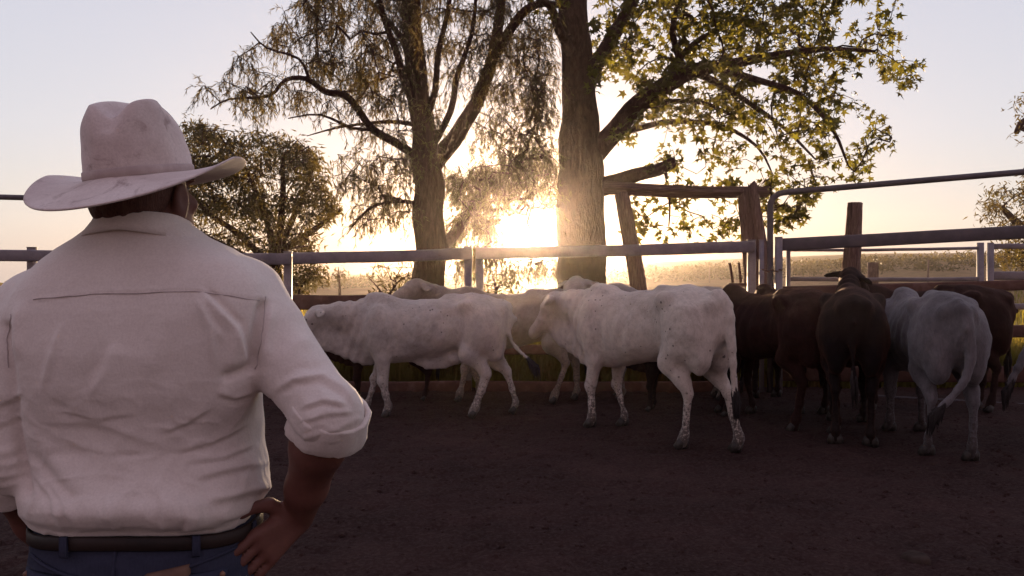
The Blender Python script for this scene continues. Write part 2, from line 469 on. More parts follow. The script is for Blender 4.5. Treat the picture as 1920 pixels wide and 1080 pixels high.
    for i, (front, sgn) in enumerate(((1, 1), (1, -1), (0, 1), (0, -1))):
        dx, dk = legs[i]; lift = 0
        if front:
            y = sgn * .135
            pts = [(.50, sgn * .15, .86), (.47 + dk * .3, y + sgn * .01, .63), (.50 + dk, y, .375), (.50 + dk * .5 + dx * .5, y, .23), (.50 + dx, y, .105), (.525 + dx, y, .045)]
            rr = [.12, .085, .048, .032, .038, .044]
        else:
            y = sgn * .135
            pts = [(-.60, sgn * .15, .90), (-.47 + dk * .3, sgn * .16, .68), (-.62 + dk * .7, y + sgn * .01, .53), (-.685 + dk, y, .455), (-.665 + dk * .5 + dx * .5, y, .27), (-.64 + dx, y, .11), (-.61 + dx, y, .045)]
            rr = [.16, .112, .060, .048, .033, .038, .044]
        body.chain(pts, rr, .035, (1, .82, 1))
        if not front: body.cap(pts[3], (pts[2][0] - .03, pts[2][1], pts[2][2] + .12), .035, .03, .03)   # hock tendon
        if front: body.ell((pts[2][0] + .012, pts[2][1], pts[2][2]), (.05, .05, .062), .02)
        joints.append(pts[-1])
    if sheath:
        body.ell((-.08, 0, .585 - belly), (.22, .032, .06 + sheath), .07); body.ell((-.30, 0, .60), (.09, .09, .06), .06)
    # tail
    tp = []
    T = [Vector(p) for p in tail]
    for i in range(len(T) - 1):
        p0, p1, p2, p3 = T[max(i - 1, 0)], T[i], T[i + 1], T[min(i + 2, len(T) - 1)]
        for u in (0, .25, .5, .75):
            tp.append(.5 * ((2 * p1) + (p2 - p0) * u + (2 * p0 - 5 * p1 + 4 * p2 - p3) * u * u + (3 * p1 - p0 - 3 * p2 + p3) * u ** 3))
    tp.append(T[-1])
    rad = [max(tailr * (1 - .5 * i / len(tp)), .017) for i in range(len(tp))]; rad[0] = tailr * 1.5; rad[1] = tailr * 1.25
    body.chain(tp, rad, .02)
    V, Fc = body.surface(); V = relax(V, Fc, 2, .45)
    # ribs, folds and slack skin
    N = vnormals(V, Fc)
    trunk = np.clip((V[:, 2] - .55) / .15, 0, 1) * (np.abs(V[:, 1]) > .1)
    ribs = np.sin((V[:, 0] + .25 * V[:, 2]) * 44) * np.exp(-((V[:, 0] - .05) / .26) ** 2) * np.exp(-((V[:, 2] - .92) / .2) ** 2)
    dz = .011 * vnoise(V * 5.5, seed + 1) + .006 * vnoise(V * 14, seed + 2) + .003 * vnoise(V * np.array((34, 34, 20.0)), seed + 3) + .006 * ribs * trunk
    blade = .016 * np.exp(-(((V[:, 0] - .42) - .35 * (V[:, 2] - 1.0)) / .035) ** 2) * np.exp(-((V[:, 2] - 1.02) / .17) ** 2) - .014 * np.exp(-(((V[:, 0] - .33) - .3 * (V[:, 2] - .9)) / .05) ** 2) * np.exp(-((V[:, 2] - .85) / .2) ** 2)
    stifle = -.013 * np.exp(-(((V[:, 0] + .40) + .25 * (V[:, 2] - .9)) / .04) ** 2) * np.exp(-((V[:, 2] - .85) / .16) ** 2) * (np.abs(V[:, 1]) > .12)
    flank = blade + stifle - .026 * np.exp(-((V[:, 0] + .24) / .09) ** 2 - ((V[:, 2] - 1.06) / .10) ** 2)       # hollow before the hip
    neckf = .009 * np.sin(V[:, 0] * 55 + V[:, 2] * 25) * np.exp(-((V[:, 0] - .8) / .16) ** 2)
    V = V + N * (dz + flank + neckf)[:, None]
    o = mesh_obj(name, V, Fc, m)
    tag(o, label, 'cow' if name == 'cow' else 'calf', group)
    for (x, y, z) in joints:                                               # hooves: two toes each
        mb = MB()
        for t_ in (-1, 1):
            mb.tube([(x - .025, y + t_ * .024, .068), (x - .004, y + t_ * .026, .04), (x + .018, y + t_ * .027, .004)], [.026, .034, .040], 8)
        mb.build('hoof', M_hoof, o)
    mb = MB(); rnd = random.Random(seed); d = (Vector(tp[-1]) - Vector(tp[-3])).normalized()
    for i in range(46):                                                    # hair tuft
        st_ = Vector(tp[-1]) - d * rnd.uniform(.0, .10); sd = Vector((rnd.uniform(-1, 1), rnd.uniform(-1, 1), rnd.uniform(-.4, .2)))
        L = rnd.uniform(.12, .24); dn = (d * .55 + Vector((0, 0, -.6))).normalized()
        mb.tube([st_ + sd * .012, st_ + d * L * .4 + sd * .026, st_ + dn * L + sd * .018], [.008, .009, .002], 5)
    mb.build('tail_switch', switch, o)
    for sgn in (1, -1):
        e_ = Solid(hp(.10, sgn * .093, .012) - Vector((.03,) * 3), hp(.10, sgn * .093, .012) + Vector((.03,) * 3), .006)
        e_.ell(hp(.10, sgn * .093, .012), (.019, .019, .019), 0); mesh_obj('eye', *e_.surface(), M_eye, o)
    if tag_ear:
        a = hp(-.01, .25, -.035); mb = MB(); mb.beam(a + Vector((0, 0, -.0)), a + Vector((.0, .01, -.075)), .055, .005, .002, (1, 0, 0)); mb.build('ear_tag', M_tagy, o)
    o.location = (pos[0], pos[1], 0); o.rotation_euler = (0, 0, R(heading)); o.scale = (s, s, s)
    return o

W_ = (.58, .50, .425)
C_white = coat('coat_white', W_, (.44, .39, .34), spots=.62, mud=.75)
C_white2 = coat('coat_white_freckled', (.62, .54, .455), (.47, .39, .32), spots=.62, mud=.9, seed=4)
C_cream = coat('coat_cream', (.42, .35, .27), (.30, .23, .17), spots=0, mud=.6, seed=2)
C_creamp = coat('coat_grey_cream', (.40, .35, .30), (.26, .22, .19), mud=.5, patch=(.24, .12, .05), seed=9)
C_grey = coat('coat_grey', (.17, .15, .15), (.08, .07, .072), spots=.5, mud=.8, seed=6)
C_red = coat('coat_dark_red', (.032, .009, .006), (.016, .005, .004), mud=.3, seed=3, rim=(1, .3, .15))
C_brown = coat('coat_black_brown', (.014, .007, .006), (.007, .004, .004), mud=.3, seed=5, rim=(1, .3, .15))
C_red2 = coat('coat_chestnut', (.028, .010, .007), (.014, .005, .004), mud=.3, seed=8, rim=(1, .3, .15))

cow('white young cow standing side on behind the man\'s elbow, its tail swung out', C_white, (-.93, 8.85), 178, 1.03, legs=[(-.10, -.04), (.18, .10), (.12, .05), (-.30, -.16)],
    head=(8, 8, 0), neck_up=-20, neck_turn=6, tail=[(-.80, 0, 1.20), (-.86, .03, 1.06), (-.90, .09, .8), (-1.12, .13, .58)], sheath=.05, hump=.15, seed=1)
cow('white freckled cow with its tail hanging to the hock', C_white2, (1.28, 7.75), 126, 1.12, legs=[(.02, .03), (-.12, -.02), (.06, .07), (-.26, -.10)],
    head=(16, 10, 0), neck_up=-16, neck_turn=2, tail=[(-.80, 0, 1.21), (-.905, .0, 1.10), (-.93, -.005, .80), (-.94, -.04, .44)], hump=.05, seed=2, tailr=.05, dewlap=1.25)
cow('pale cream cow facing left, head raised in front of the thinner trunk', C_cream, (.02, 9.85), 176, 1.06, head=(22, -18, 0), neck_up=4, neck_turn=12, hump=.3, seed=3, legs=[(.1, .05), (-.1, 0), (.15, .08), (-.1, -.03)])
cow('greyish cream cow with a brown patched head looking over the white freckled cow', C_creamp, (1.9, 10.0), 178, 1.08, head=(32, -8, 0), neck_up=6, neck_turn=35, hump=.5, seed=4)
cow('dark red cow standing between the white freckled cow and the black brown one', C_red, (2.72, 8.5), 112, 1.08, head=(20, 10, 0), neck_up=-34, neck_turn=20, hump=.4, seed=5, dewlap=.7, legs=[(.05, .02), (-.1, 0), (.1, .05), (-.12, -.05)])
cow('black brown cow seen from behind with one ear sticking out above its back', C_brown, (3.36, 7.95), 69, 1.10, head=(-24, -16, 8), neck_up=13, neck_turn=-4, hump=.2, seed=6, dewlap=.7, belly=.02, tail=[(-.80, 0, 1.20), (-.88, 0, 1.08), (-.88, .01, .8), (-.87, .0, .55)])
cow('grey cow seen from behind with a pale tail curving across its leg', C_grey, (3.82, 7.42), 80, 1.08, head=(0, 14, 0), neck_up=-26, neck_turn=14, hump=.2, seed=7, tail=[(-.80, 0, 1.19), (-.90, -.02, 1.08), (-.90, -.05, .82), (-.90, .02, .60), (-.89, .17, .42)], tailr=.045, legs=[(0, 0), (0, 0), (.10, .06), (-.05, -.02)])
cow('brown cow standing along the rails behind the grey cow', C_red2, (4.72, 9.25), 172, 1.10, head=(0, 20, 0), neck_up=-30, hump=.3, seed=8)
cow('chestnut cow squeezed in behind the dark red and black brown cows', C_red2, (3.28, 9.6), 96, 1.08, head=(0, 16, 0), neck_up=-38, neck_turn=10, hump=.3, seed=9)
cow('pale grey cow cut off by the right edge, only tail and hock showing', C_grey, (5.62, 7.25), 14, 1.05, head=(0, 10, 0), neck_up=-10, hump=.5, seed=10, tail=[(-.80, 0, 1.19), (-.96, -.02, 1.12), (-1.12, -.02, .88), (-1.30, .0, .56)], tailr=.045, legs=[(0, 0), (0, 0), (.1, .05), (-.1, -.05)])
cow('small red brown calf half hidden behind the white young cow', C_red2, (-1.55, 9.95), 184, .74, head=(0, 12, 0), neck_up=-20, hump=.0, seed=11, dewlap=.4, name='calf')
cow('dark brown calf seen under the belly of the white freckled cow', C_brown, (1.95, 9.05), 158, .74, head=(0, 12, 0), neck_up=-30, hump=.0, seed=12, dewlap=.3, name='calf')
# ------------------------------------------------------------------ yard fences
def steel_fn(t, b):
    v = coords(t)
    c = rampn(t, noise_n(t, v, 5, 7, .7), [(.3, (.13, .11, .12)), (.6, (.21, .18, .19)), (.8, (.17, .12, .105))])
    c = mixc(t, rampn(t, noise_n(t, coords(t, (1, 1, 5)), 14, 4, .7), [(.60, (0, 0, 0)), (.72, (.8, .8, .8))]), c, (.16, .085, .055))
    setc(t, b, c); bump(t, b, noise_n(t, v, 40, 4), .15, .004)
M_steel = mat('weathered_steel', steel_fn, .55, .4)
def gsteel_fn(t, b):
    v = coords(t)
    setc(t, b, rampn(t, noise_n(t, v, 5, 7, .7), [(.3, (.06, .048, .052)), (.6, (.10, .08, .086)), (.8, (.12, .075, .06))])); bump(t, b, noise_n(t, v, 40, 4), .15, .004)
M_gsteel = mat('dull_gate_steel', gsteel_fn, .6, .35)
def rust_fn(t, b):
    v = coords(t)
    c = rampn(t, noise_n(t, v, 4, 8, .7), [(.3, (.05, .022, .016)), (.55, (.10, .045, .032)), (.75, (.17, .10, .085))])
    setc(t, b, c); bump(t, b, noise_n(t, v, 50, 4), .3, .004)
M_rust = mat('rusted_steel', rust_fn, .75, .3)
def wood_fn(t, b):
    v = coords(t, (16, 16, 1.6))
    n = noise_n(t, v, 3, 7, .65, .6)
    c = rampn(t, n, [(.25, (.045, .026, .022)), (.5, (.15, .095, .08)), (.75, (.27, .19, .165))])
    setc(t, b, c); bump(t, b, n, .9, .02)
M_wood = mat('split_grey_timber', wood_fn, .9, .1)
def woodx_fn(t, b):
    v = coords(t, (1.6, 16, 16)); n = noise_n(t, v, 3, 7, .65, .6)
    setc(t, b, rampn(t, n, [(.25, (.045, .026, .022)), (.5, (.14, .085, .07)), (.75, (.24, .16, .14))])); bump(t, b, n, .9, .02)
M_woodx = mat('split_grey_log', woodx_fn, .9, .1)

FD = 10.7
def rail(parent, p, q, w=.06, h=.15, m=M_steel, name='rail', bev=.02):
    mb = MB(); p, q = Vector(p), Vector(q); n = 14; L_ = (q - p).length
    for i in range(n):                       # knocked and slightly sagging lengths
        f_ = lambda u: p.lerp(q, u) + Vector((0, .006 * mnoise.noise(Vector((u * L_ * 1.3, p.z * 9, p.x))), -.012 * math.sin(u * math.pi) + .007 * mnoise.noise(Vector((u * L_ * 1.7, p.z * 7, 3 + p.x)))))
        a_, b_ = f_(i / n), f_((i + 1) / n)
        if i == 0: base_ = len(mb.v)
        mb.beam(a_, b_, w, h, bev)
    k_ = len(mb.v) // n; half = k_ // 2
    for i in range(n - 1):                   # weld the lengths together
        for j in range(half):
            A_, B_ = (i * k_ + half + j), ((i + 1) * k_ + j); av = tuple((x + y) / 2 for x, y in zip(mb.v[A_], mb.v[B_])); mb.v[A_] = mb.v[B_] = av
    fs = []
    for i, f__ in enumerate(mb.f): fs.append(f__)
    per = len(fs) // n
    mb.f = [f__ for i in range(n) for jj, f__ in enumerate(fs[i * per:(i + 1) * per]) if not (jj == per - 2 and i > 0) and not (jj == per - 1 and i < n - 1)]
    return mb.build(name, m, parent)
def post(parent, px, ztop, d, w=.10, m=M_steel, name='post'):
    x = (px - CX) / F * d; mb = MB(); mb.beam((x, d, -.12), (x, d, ztop), w, w * .9, .012, (0, 1, 0)); 
    mb.beam((x, d, ztop), (x, d, ztop + .006), w + .012, w + .004, .01, (0, 1, 0))
    return mb.build(name, m, parent)
def zrow(py, d): return H - (py - CY) / F * d

def panel(label, x0, y0, x1, y1, d0, d1, posts, low):
    """one length of stock rail: top rail from (x0,y0) to (x1,y1), posts, lower boards"""
    a, b_ = P(x0, y0, d0), P(x1, y1, d1)
    t = empty('fence_panel', ((a.x + b_.x) / 2, (d0 + d1) / 2, 0)); tag(t, label, 'fence', 'lengths of stock fence closing the yard')
    off = Vector(t.location); 
    L = lambda p: Vector(p) - off
    rail(t, L(a), L(b_), .06, .155)
    n = (b_ - a); n.z = 0; n = n.normalized().cross(Vector((0, 0, 1)))
    for py, hh, m in low:
        p = Vector((a.x, a.y, zrow(py, FD))); q = Vector((b_.x, b_.y, zrow(py, FD)))
        rail(t, L(p), L(q), .05, hh, m)
    for px, top in posts:
        u = (px - x0) / (x1 - x0); d = d0 + (d1 - d0) * u + .10
        o = post(t, px, zrow(top, d), d); o.location = -off
    return t
LOW = [(566, .20, M_rust), (612, .13, M_rust), (655, .13, M_rust), (727, .19, M_rust)]
panel('weathered grey steel fence panel behind the man, at the left end', -420, 470, 547, 486, FD, FD, [(-380, 458), (60, 464), (540, 472)], LOW)
panel('short steel fence panel in front of the thinner trunk, lit pinkish grey', 549, 484, 884, 475, FD, FD, [(878, 462)], LOW)
panel('long steel fence panel under the sun glare and across the thick trunk', 893, 475, 1414, 462, FD, FD, [(899, 464), (1409, 450)], LOW)

# gate with an overhead pipe
def gate():
    d0, d1 = 10.6, 9.9
    t = empty('gate', ((1680 - CX) / F * 10.2, 10.2, 0)); off = Vector(t.location); L = lambda p: Vector(p) - off
    tag(t, 'dark steel gate with an arched overhead pipe, closing the right side of the yard', 'gate')
    mb = MB(); a = P(1444, 400, d0)
    pts = [(a.x, d0, -.1), (a.x, d0, 1.2), (a.x, d0, zrow(395, d0))]
    for k in range(1, 8):
        an = k / 8 * math.pi / 2
        pts.append((a.x + .20 * (1 - math.cos(an)), d0, zrow(388, d0) + .19 * math.sin(an)))
    e0, e1 = P(1478, 360, d0), P(1960, 319, d1)
    for k in range(9): pts.append(tuple(e0.lerp(e1, k / 8)))
    e2 = P(2500, 275, 9.2); pts.append(tuple(e2))
    mb.tube([L(p) for p in pts], .040, 10); mb.build('overhead_pipe', M_gsteel, t)
    for y0, y1, hh, m in ((459, 433, .165, M_gsteel), (546, 532, .13, M_rust), (628, 619, .155, M_rust), (700, 700, .20, M_rust)):
        u = (2400 - 1462) / (1920 - 1462)
        rail(t, L(P(1462, y0, d0 - .05)), L(P(2400, y0 + (y1 - y0) * u, 9.2)), .05, hh, m)
    mb = MB(); mb.tube([L(P(1600, 741, 10.3)), L(P(1960, 762, 9.6)), L(P(2300, 775, 9.2))], .022, 8); mb.build('ground_pipe', M_gsteel, t)
    o = post(t, 1460, zrow(445, d0 - .05), d0 - .05, .085); o.location = -off
    o = post(t, 1428, zrow(450, d0), d0, .06); o.location = -off
    mb = MB()
    for k in range(5):      # chain loop round the gate post
        p = P(1428 + k * 8, 505 + (k % 2) * 3, d0 - .1); mb.tube([L(p), L(p + Vector((.05, 0, -.012)))], .011, 6)
    mb.build('latch_chain', M_rust, t)
gate()
def left_gate():
    d = 10.2; t = empty('gate', P(40, 700, d)); t.location.z = 0; off = Vector(t.location); L = lambda p: Vector(p) - off
    tag(t, 'overhead pipe of a second gate, half hidden by the hat', 'gate')
    pts = [P(-900, 352, d), P(-300, 362, d), P(60, 371, d), P(180, 373, d)]
    a = P(205, 378, d); pts += [a + Vector((0, 0, -.02)), P(222, 392, d), P(228, 420, d), P(229, 520, d), Vector((P(229, 0, d).x, d, -.1))]
    mb = MB(); mb.tube([L(p) for p in pts], .036, 10); mb.build('overhead_pipe', M_gsteel, t)
    mb = MB(); e = P(-900, 352, d); mb.tube([L(e), L(Vector((e.x, d, -.1)))], .036, 10); mb.build('stile', M_gsteel, t)
left_gate()
def back_gate():
    d = 13.2; t = empty('gate', ((1660 - CX) / F * d, d, 0)); off = Vector(t.location); L = lambda p: Vector(p) - off
    tag(t, 'thin pale pipe gate in the field behind the dark gate', 'gate')
    for y0, y1, hh in ((469, 465, .05), (523, 523, .07), (588, 590, .07)): rail(t, L(P(1478, y0, d)), L(P(1838, y1, d)), .05, hh)
    mb = MB(); mb.beam(L((P(1478, 0, d).x, d, -.05)), L((P(1478, 0, d).x, d, zrow(467, d))), .06, .06, .01, (0, 1, 0)); mb.build('stile', M_steel, t)
    mb = MB(); mb.beam(L((P(1838, 0, d).x, d, -.05)), L((P(1838, 0, d).x, d, zrow(455, d))), .09, .08, .01, (0, 1, 0)); mb.build('stile', M_steel, t)
back_gate()
def back_panel():
    d = 13.2; t = empty('fence_panel', ((2060 - CX) / F * d, d, 0)); off = Vector(t.location); L = lambda p: Vector(p) - off
    tag(t, 'pale steel panel with a wide low board at the right edge of the photo', 'fence', 'lengths of stock fence closing the yard')
    for y0, hh, m in ((462, .09, M_steel), (517, .14, M_steel), (575, .10, M_steel), (660, .08, M_steel)): rail(t, L(P(1858, y0, d)), L(P(2300, y0 - 6, d)), .05, hh, m)
    for px in (1857, 2080, 2298):
        mb = MB(); mb.beam(L((P(px, 0, d).x, d, -.05)), L((P(px, 0, d).x, d, zrow(455, d))), .085, .08, .01, (0, 1, 0)); mb.build('post', M_steel, t)
back_panel()

# ------------------------------------------------------------------ old timber
def timber(name, label, cat, pts, rads, m, seed, group=None, split=True):
    """split, weathered log standing or lying along pts"""
    base = Vector(pts[0]); mb = MB(); k = 14; path = []; rr = []
    for i in range(k + 1):
        u = i / k * (len(pts) - 1); j = min(int(u), len(pts) - 2)
        path.append(Vector(pts[j]).lerp(Vector(pts[j + 1]), u - j) - base); rr.append(rads[j] + (rads[j + 1] - rads[j]) * (u - j))
    n = 22; mb.tube(path, rr, n); V = np.array(mb.v)
    rnd = random.Random(seed); prof = [1 + rnd.uniform(-.10, .10) - (.16 if rnd.random() < .18 else 0) for _ in range(n)]
    for i in range(k + 1):
        c = np.array(path[i])
        for j in range(n):
            q = V[i * n + j]; f = prof[j] * (1 + .07 * mnoise.noise(Vector((i * .5, j * .4, seed))))
            V[i * n + j] = c + (q - c) * f
            if i == k and split: V[i * n + j] += np.array((path[k] - path[k - 1]).normalized()) * rnd.uniform(-.035, .05)
    o = mesh_obj(name, V, mb.f, m); o.location = base; tag(o, label, cat, group); return o
TD = 11.6
def v(px, py, d=TD): return P(px, py, d)
def gnd(px, d=TD): p = P(px, 0, d); p.z = -.3; return p
timber('timber_post', 'leaning split timber post under the left end of the raised log', 'post', [gnd(1222), v(1195, 520), v(1178, 430), v(1166, 366)], [.125, .12, .11, .105], M_wood, 3)
timber('timber_post', 'thick cracked timber post under the right end of the raised log', 'post', [gnd(1425), v(1413, 500), v(1406, 420), v(1399, 357)], [.15, .145, .135, .13], M_wood, 5)
timber('timber_post', 'slim leaning timber prop against the thick cracked post beside the gate', 'post', [gnd(1452, 11.4), v(1434, 500, 11.4), v(1420, 410, 11.4), v(1410, 345, 11.4)], [.085, .08, .07, .065], M_wood, 8)
timber('timber_rail', 'rough log laid across the leaning posts beside the thick tree trunk', 'log', [v(1132, 352), v(1220, 357), v(1330, 361), v(1436, 360)], [.10, .095, .09, .08], M_woodx, 11)
timber('timber_post', 'lone round timber post with a flat top standing behind the gate', 'post', [gnd(1594, 12), v(1597, 500, 12), v(1601, 430, 12), v(1604, 380, 12)], [.13, .125, .11, .10], M_wood, 14, split=False)
timber('timber_stump', 'small dark stump of a post in the field past the black brown cow', 'stump', [gnd(1637, 24), v(1637, 520, 24), v(1637, 492, 24)], [.16, .16, .15], M_wood, 15, split=False)
# little steel bracket on the fence
t = empty('steel_bracket', P(1382, 530, 10.85)); tag(t, 'small upright rusty bracket of two bars on the fence left of the thick cracked post', 'bracket')
mb = MB()
for dx, lean in ((-.055, -.05), (.05, -.03)): mb.beam((dx, 0, 0), (dx + lean, 0, .27), .035, .03, .006, (0, 1, 0))
mb.build('upright', M_rust, t)
mb = MB(); mb.beam((-.11, .0, -.03), (.14, 0, -.03), .05, .05, .008); mb.build('foot', M_rust, t)
# wire fence far out
for i, (px, d) in enumerate(((1740, 48), (1475, 60), (1330, 62), (1610, 58), (1850, 45))):
    mb = MB(); x = (px - CX) / F * d; z = gh(x, d) - .2; mb.tube([(0, 0, 0), (0, 0, 1.0), (.03, 0, 2.0 if i == 0 else 1.45)], .05, 7)
    o = mb.build('wire_fence_post', M_wood); o.location = (x, d, z)
    tag(o, ['tall thin fence post far out in the field, left of the right edge tree', 'thin fence post far out in the field just right of the gate upright', 'thin fence post far out in the field under the raised log', 'thin fence post far out in the field beside the lone timber post', 'thin fence post far out in the field in front of the right edge tree'][i], 'post', 'wire fence posts out in the field')
# ------------------------------------------------------------------ trees
def bark(name, a, b_, c_, sc=(5, 5, 1.1)):
    def fn(t, b):
        v = coords(t, sc); n = noise_n(t, v, 3, 8, .7, .5)
        setc(t, b, rampn(t, n, [(.28, a), (.5, b_), (.72, c_)])); bump(t, b, n, 1.0, .05)
    return mat(name, fn, .9, .1)
M_bark = bark('rough_dark_bark', (.028, .012, .010), (.068, .032, .026), (.11, .060, .050), (9, 9, 1.6))
M_bark2 = bark('grey_brown_bark', (.030, .014, .012), (.070, .035, .029), (.11, .063, .053), (6, 6, 2.2))
def leaf(name, dark, light, trans, seed=0):
    def fn(t, b):
        v = coords(t)
        c = rampn(t, noise_n(t, v, 1.7, 3, .6), [(.35, dark), (.65, light)])
        oi = nd(t, 'ShaderNodeNewGeometry'); c = mixc(t, mth(t, 'MULTIPLY', oi.outputs['Random Per Island'], .6), c, dark)
        setc(t, b, c)
        tr = nd(t, 'ShaderNodeBsdfTranslucent'); t.links.new(mixc(t, .0, mixc(t, 1.0, c, trans, 'MULTIPLY'), (0, 0, 0)), tr.inputs['Color'])
        mx = nd(t, 'ShaderNodeMixShader'); mx.inputs[0].default_value = .45
        t.links.new(b.outputs[0], mx.inputs[1]); t.links.new(tr.outputs[0], mx.inputs[2])
        t.links.new(mx.outputs[0], t.nodes['Material Output'].inputs['Surface'])
    return mat(name, fn, .55, .3)
M_leaf_star = leaf('star_leaf', (.052, .042, .016), (.125, .120, .034), (1.9, 1.85, .7))
M_leaf_weep = leaf('weeping_leaf', (.056, .042, .024), (.110, .095, .042), (1.7, 1.5, .75))
M_leaf_bush = leaf('bush_leaf', (.052, .038, .023), (.092, .082, .036), (1.6, 1.45, .65))

class Tree:
    """trunk and limbs drawn by hand, boughs and twigs grown from them towards points of the crown"""
    def __init__(s, seed):
        s.p = []; s.par = []; s.fix = []; s.rnd = random.Random(seed); s.np = np.random.RandomState(seed)
    def limb(s, pts, rads, start=None, step=.16):
        """pts world points, first joined to nearest node"""
        if s.p and start is None:
            start = min(range(len(s.p)), key=lambda i: (s.p[i] - Vector(pts[0])).length)
        prev = start if s.p else -1
        Q = [Vector(p) for p in pts]; np_, nr_ = [], []
        for i in range(len(Q) - 1):
            p0, p1, p2, p3 = Q[max(i - 1, 0)], Q[i], Q[i + 1], Q[min(i + 2, len(Q) - 1)]
            for u in (0, .34, .67):
                np_.append(.5 * ((2 * p1) + (p2 - p0) * u + (2 * p0 - 5 * p1 + 4 * p2 - p3) * u * u + (3 * p1 - p0 - 3 * p2 + p3) * u ** 3)); nr_.append(rads[i] + (rads[i + 1] - rads[i]) * u)
        pts, rads = np_ + [Q[-1]], nr_ + [rads[-1]]
        for i in range(len(pts) - 1):
            a, b = Vector(pts[i]), Vector(pts[i + 1]); n = max(1, int((b - a).length / step))
            for k in range(n if i < len(pts) - 2 else n + 1):
                u = k / n; w = .25 * (rads[i]) * (mnoise.noise(a.lerp(b, u) * 2.3))
                s.p.append(a.lerp(b, u) + Vector((w, w * .6, 0))); s.par.append(prev); s.fix.append(rads[i] + (rads[i + 1] - rads[i]) * u); prev = len(s.p) - 1
        return prev
    def grow(s, targets, step=.13, wob=.05, arch=.10, skip=0):
        """greedy: nearest target first, each joined to the nearest wood with a bent twig"""
        T = [Vector(t) for t in targets]
        for t in range(len(T)): pass
        A = np.array([tuple(x) for x in s.p]); ok = np.ones(len(A), bool); ok[:skip] = False
        TA = np.array([tuple(x) for x in T]); best = np.full(len(T), 1e9); bi = np.zeros(len(T), int)
        def upd(ids):
            q = np.array([tuple(s.p[i]) for i in ids])
            d = np.linalg.norm(TA[:, None] - q[None], axis=2); j = d.argmin(1); dm = d[np.arange(len(T)), j]
            m = dm < best; best[m] = dm[m]; bi[m] = np.array(ids)[j[m]]
        ids = [i for i in range(len(s.p)) if ok[i]]
        for c in range(0, len(ids), 400): upd(ids[c:c + 400])
        done = np.zeros(len(T), bool); ends = []
        for _ in range(len(T)):
            i = int(np.where(done, 1e9, best).argmin()); done[i] = True
            a = s.p[bi[i]]; b = T[i]; L = (b - a).length; n = max(1, int(L / step)); prev = int(bi[i]); new = []
            par = s.par[prev]; dirv = (a - s.p[par]).normalized() if par >= 0 else Vector((0, 0, 1))
            for k in range(1, n + 1):
                u = k / n; q = a.lerp(b, u) + dirv * (L * .28 * u * (1 - u)) + Vector((0, 0, arch * L * math.sin(u * math.pi) * .6))
                if k < n: q += Vector((s.rnd.gauss(0, wob), s.rnd.gauss(0, wob), s.rnd.gauss(0, wob))) * min(1, L)
                s.p.append(q); s.par.append(prev); s.fix.append(0); prev = len(s.p) - 1; new.append(prev)
            upd(new); best[done] = best[done]
            ends.append(prev)
        return ends
    def wood(s, name, m, parent, tip=.006, power=2.4, maxr=.05):
        n = len(s.p); ch = [[] for _ in range(n)]
        for i, p in enumerate(s.par):
            if p >= 0: ch[p].append(i)
        r = [0.0] * n
        for i in range(n - 1, -1, -1):
            acc = sum(r[c] ** power for c in ch[i]) ** (1 / power) if ch[i] else tip
            r[i] = s.fix[i] if s.fix[i] else min(max(acc, tip), maxr)
        s.r = r; mb = MB(); seen = [False] * n
        for i in range(n):
            if seen[i] or (s.par[i] >= 0 and seen[i]): continue
            # start of a chain: root or a side child
            if s.par[i] >= 0 and max(ch[s.par[i]], key=lambda c: r[c]) == i and seen[s.par[i]] is False: continue
            path = []; rad = []
            if s.par[i] >= 0: path.append(s.p[s.par[i]]); rad.append(min(r[i] * 1.25, r[s.par[i]]))
            k = i
            while True:
                seen[k] = True; path.append(s.p[k]); rad.append(r[k])
                c = [x for x in ch[k] if not seen[x]]
                if not c: break
                k = max(c, key=lambda x: r[x])
            if len(path) > 1: mb.tube(path, rad, 14 if rad[0] > .1 else 8 if rad[0] > .03 else 5 if rad[0] > .012 else 4, cap=rad[0] > .02)
        V = np.array(mb.v)
        return mesh_obj(name, V, mb.f, m, parent)
def rand_unit(rs): 
    a = rs.normal(size=3); return a / np.linalg.norm(a)
def leaves_mesh(name, items, shape, m, parent):
    """items: (pos, axis, normal, size) arrays; shape: (verts 2-D along axis/side, faces)"""
    pos, ax, no, sz = [np.array(a) for a in items]
    ax /= np.linalg.norm(ax, axis=1)[:, None] + 1e-9
    side = np.cross(no, ax); side /= np.linalg.norm(side, axis=1)[:, None] + 1e-9
    no = np.cross(ax, side)
    sv, sf = shape; sv = np.array(sv)
    V = pos[:, None] + sz[:, None, None] * (ax[:, None] * sv[None, :, 0:1] + side[:, None] * sv[None, :, 1:2] + no[:, None] * sv[None, :, 2:3])
    n, k = len(pos), len(sv)
    faces = []
    for f in sf: faces.append(np.array(f)[None, :] + (np.arange(n) * k)[:, None])
    V = V.reshape(-1, 3)
    F_ = [tuple(r) for fa in faces for r in fa.tolist()]
    return mesh_obj(name, V, F_, m, parent, smooth=False)
def star_shape():
    v = [(.30, 0, .04)]; f = []
    tips = [(-62, .72), (-30, .92), (0, 1.0), (30, .92), (62, .72)] 
    tips = [(-128, .50), (-62, .80), (0, 1.0), (62, .80), (128, .50)]
    pts = []
    for i, (a, r) in enumerate(tips):
        c = Vector((.30, 0)); t = R(a)
        pts.append((.30 + r * .75 * math.cos(t), r * .75 * math.sin(t), -.10 * r))
        if i < 4:
            b = R(a + 32); pts.append((.30 + .24 * math.cos(b), .24 * math.sin(b), .02))
    v += pts; v.append((.14, 0.0, 0.02)); last = len(v) - 1
    n = len(pts)
    ring = list(range(1, n + 1))
    for i in range(5):
        tip = 1 + i * 2; l = tip - 1 if i > 0 else last; r_ = tip + 1 if i < 4 else last
        f.append((0, l, tip, r_))
    return v, f
STAR = star_shape()
LANCE = ([(0, 0, 0), (.35, .065, .0), (1, 0, -.12), (.35, -.065, .0)], [(0, 3, 2, 1)])
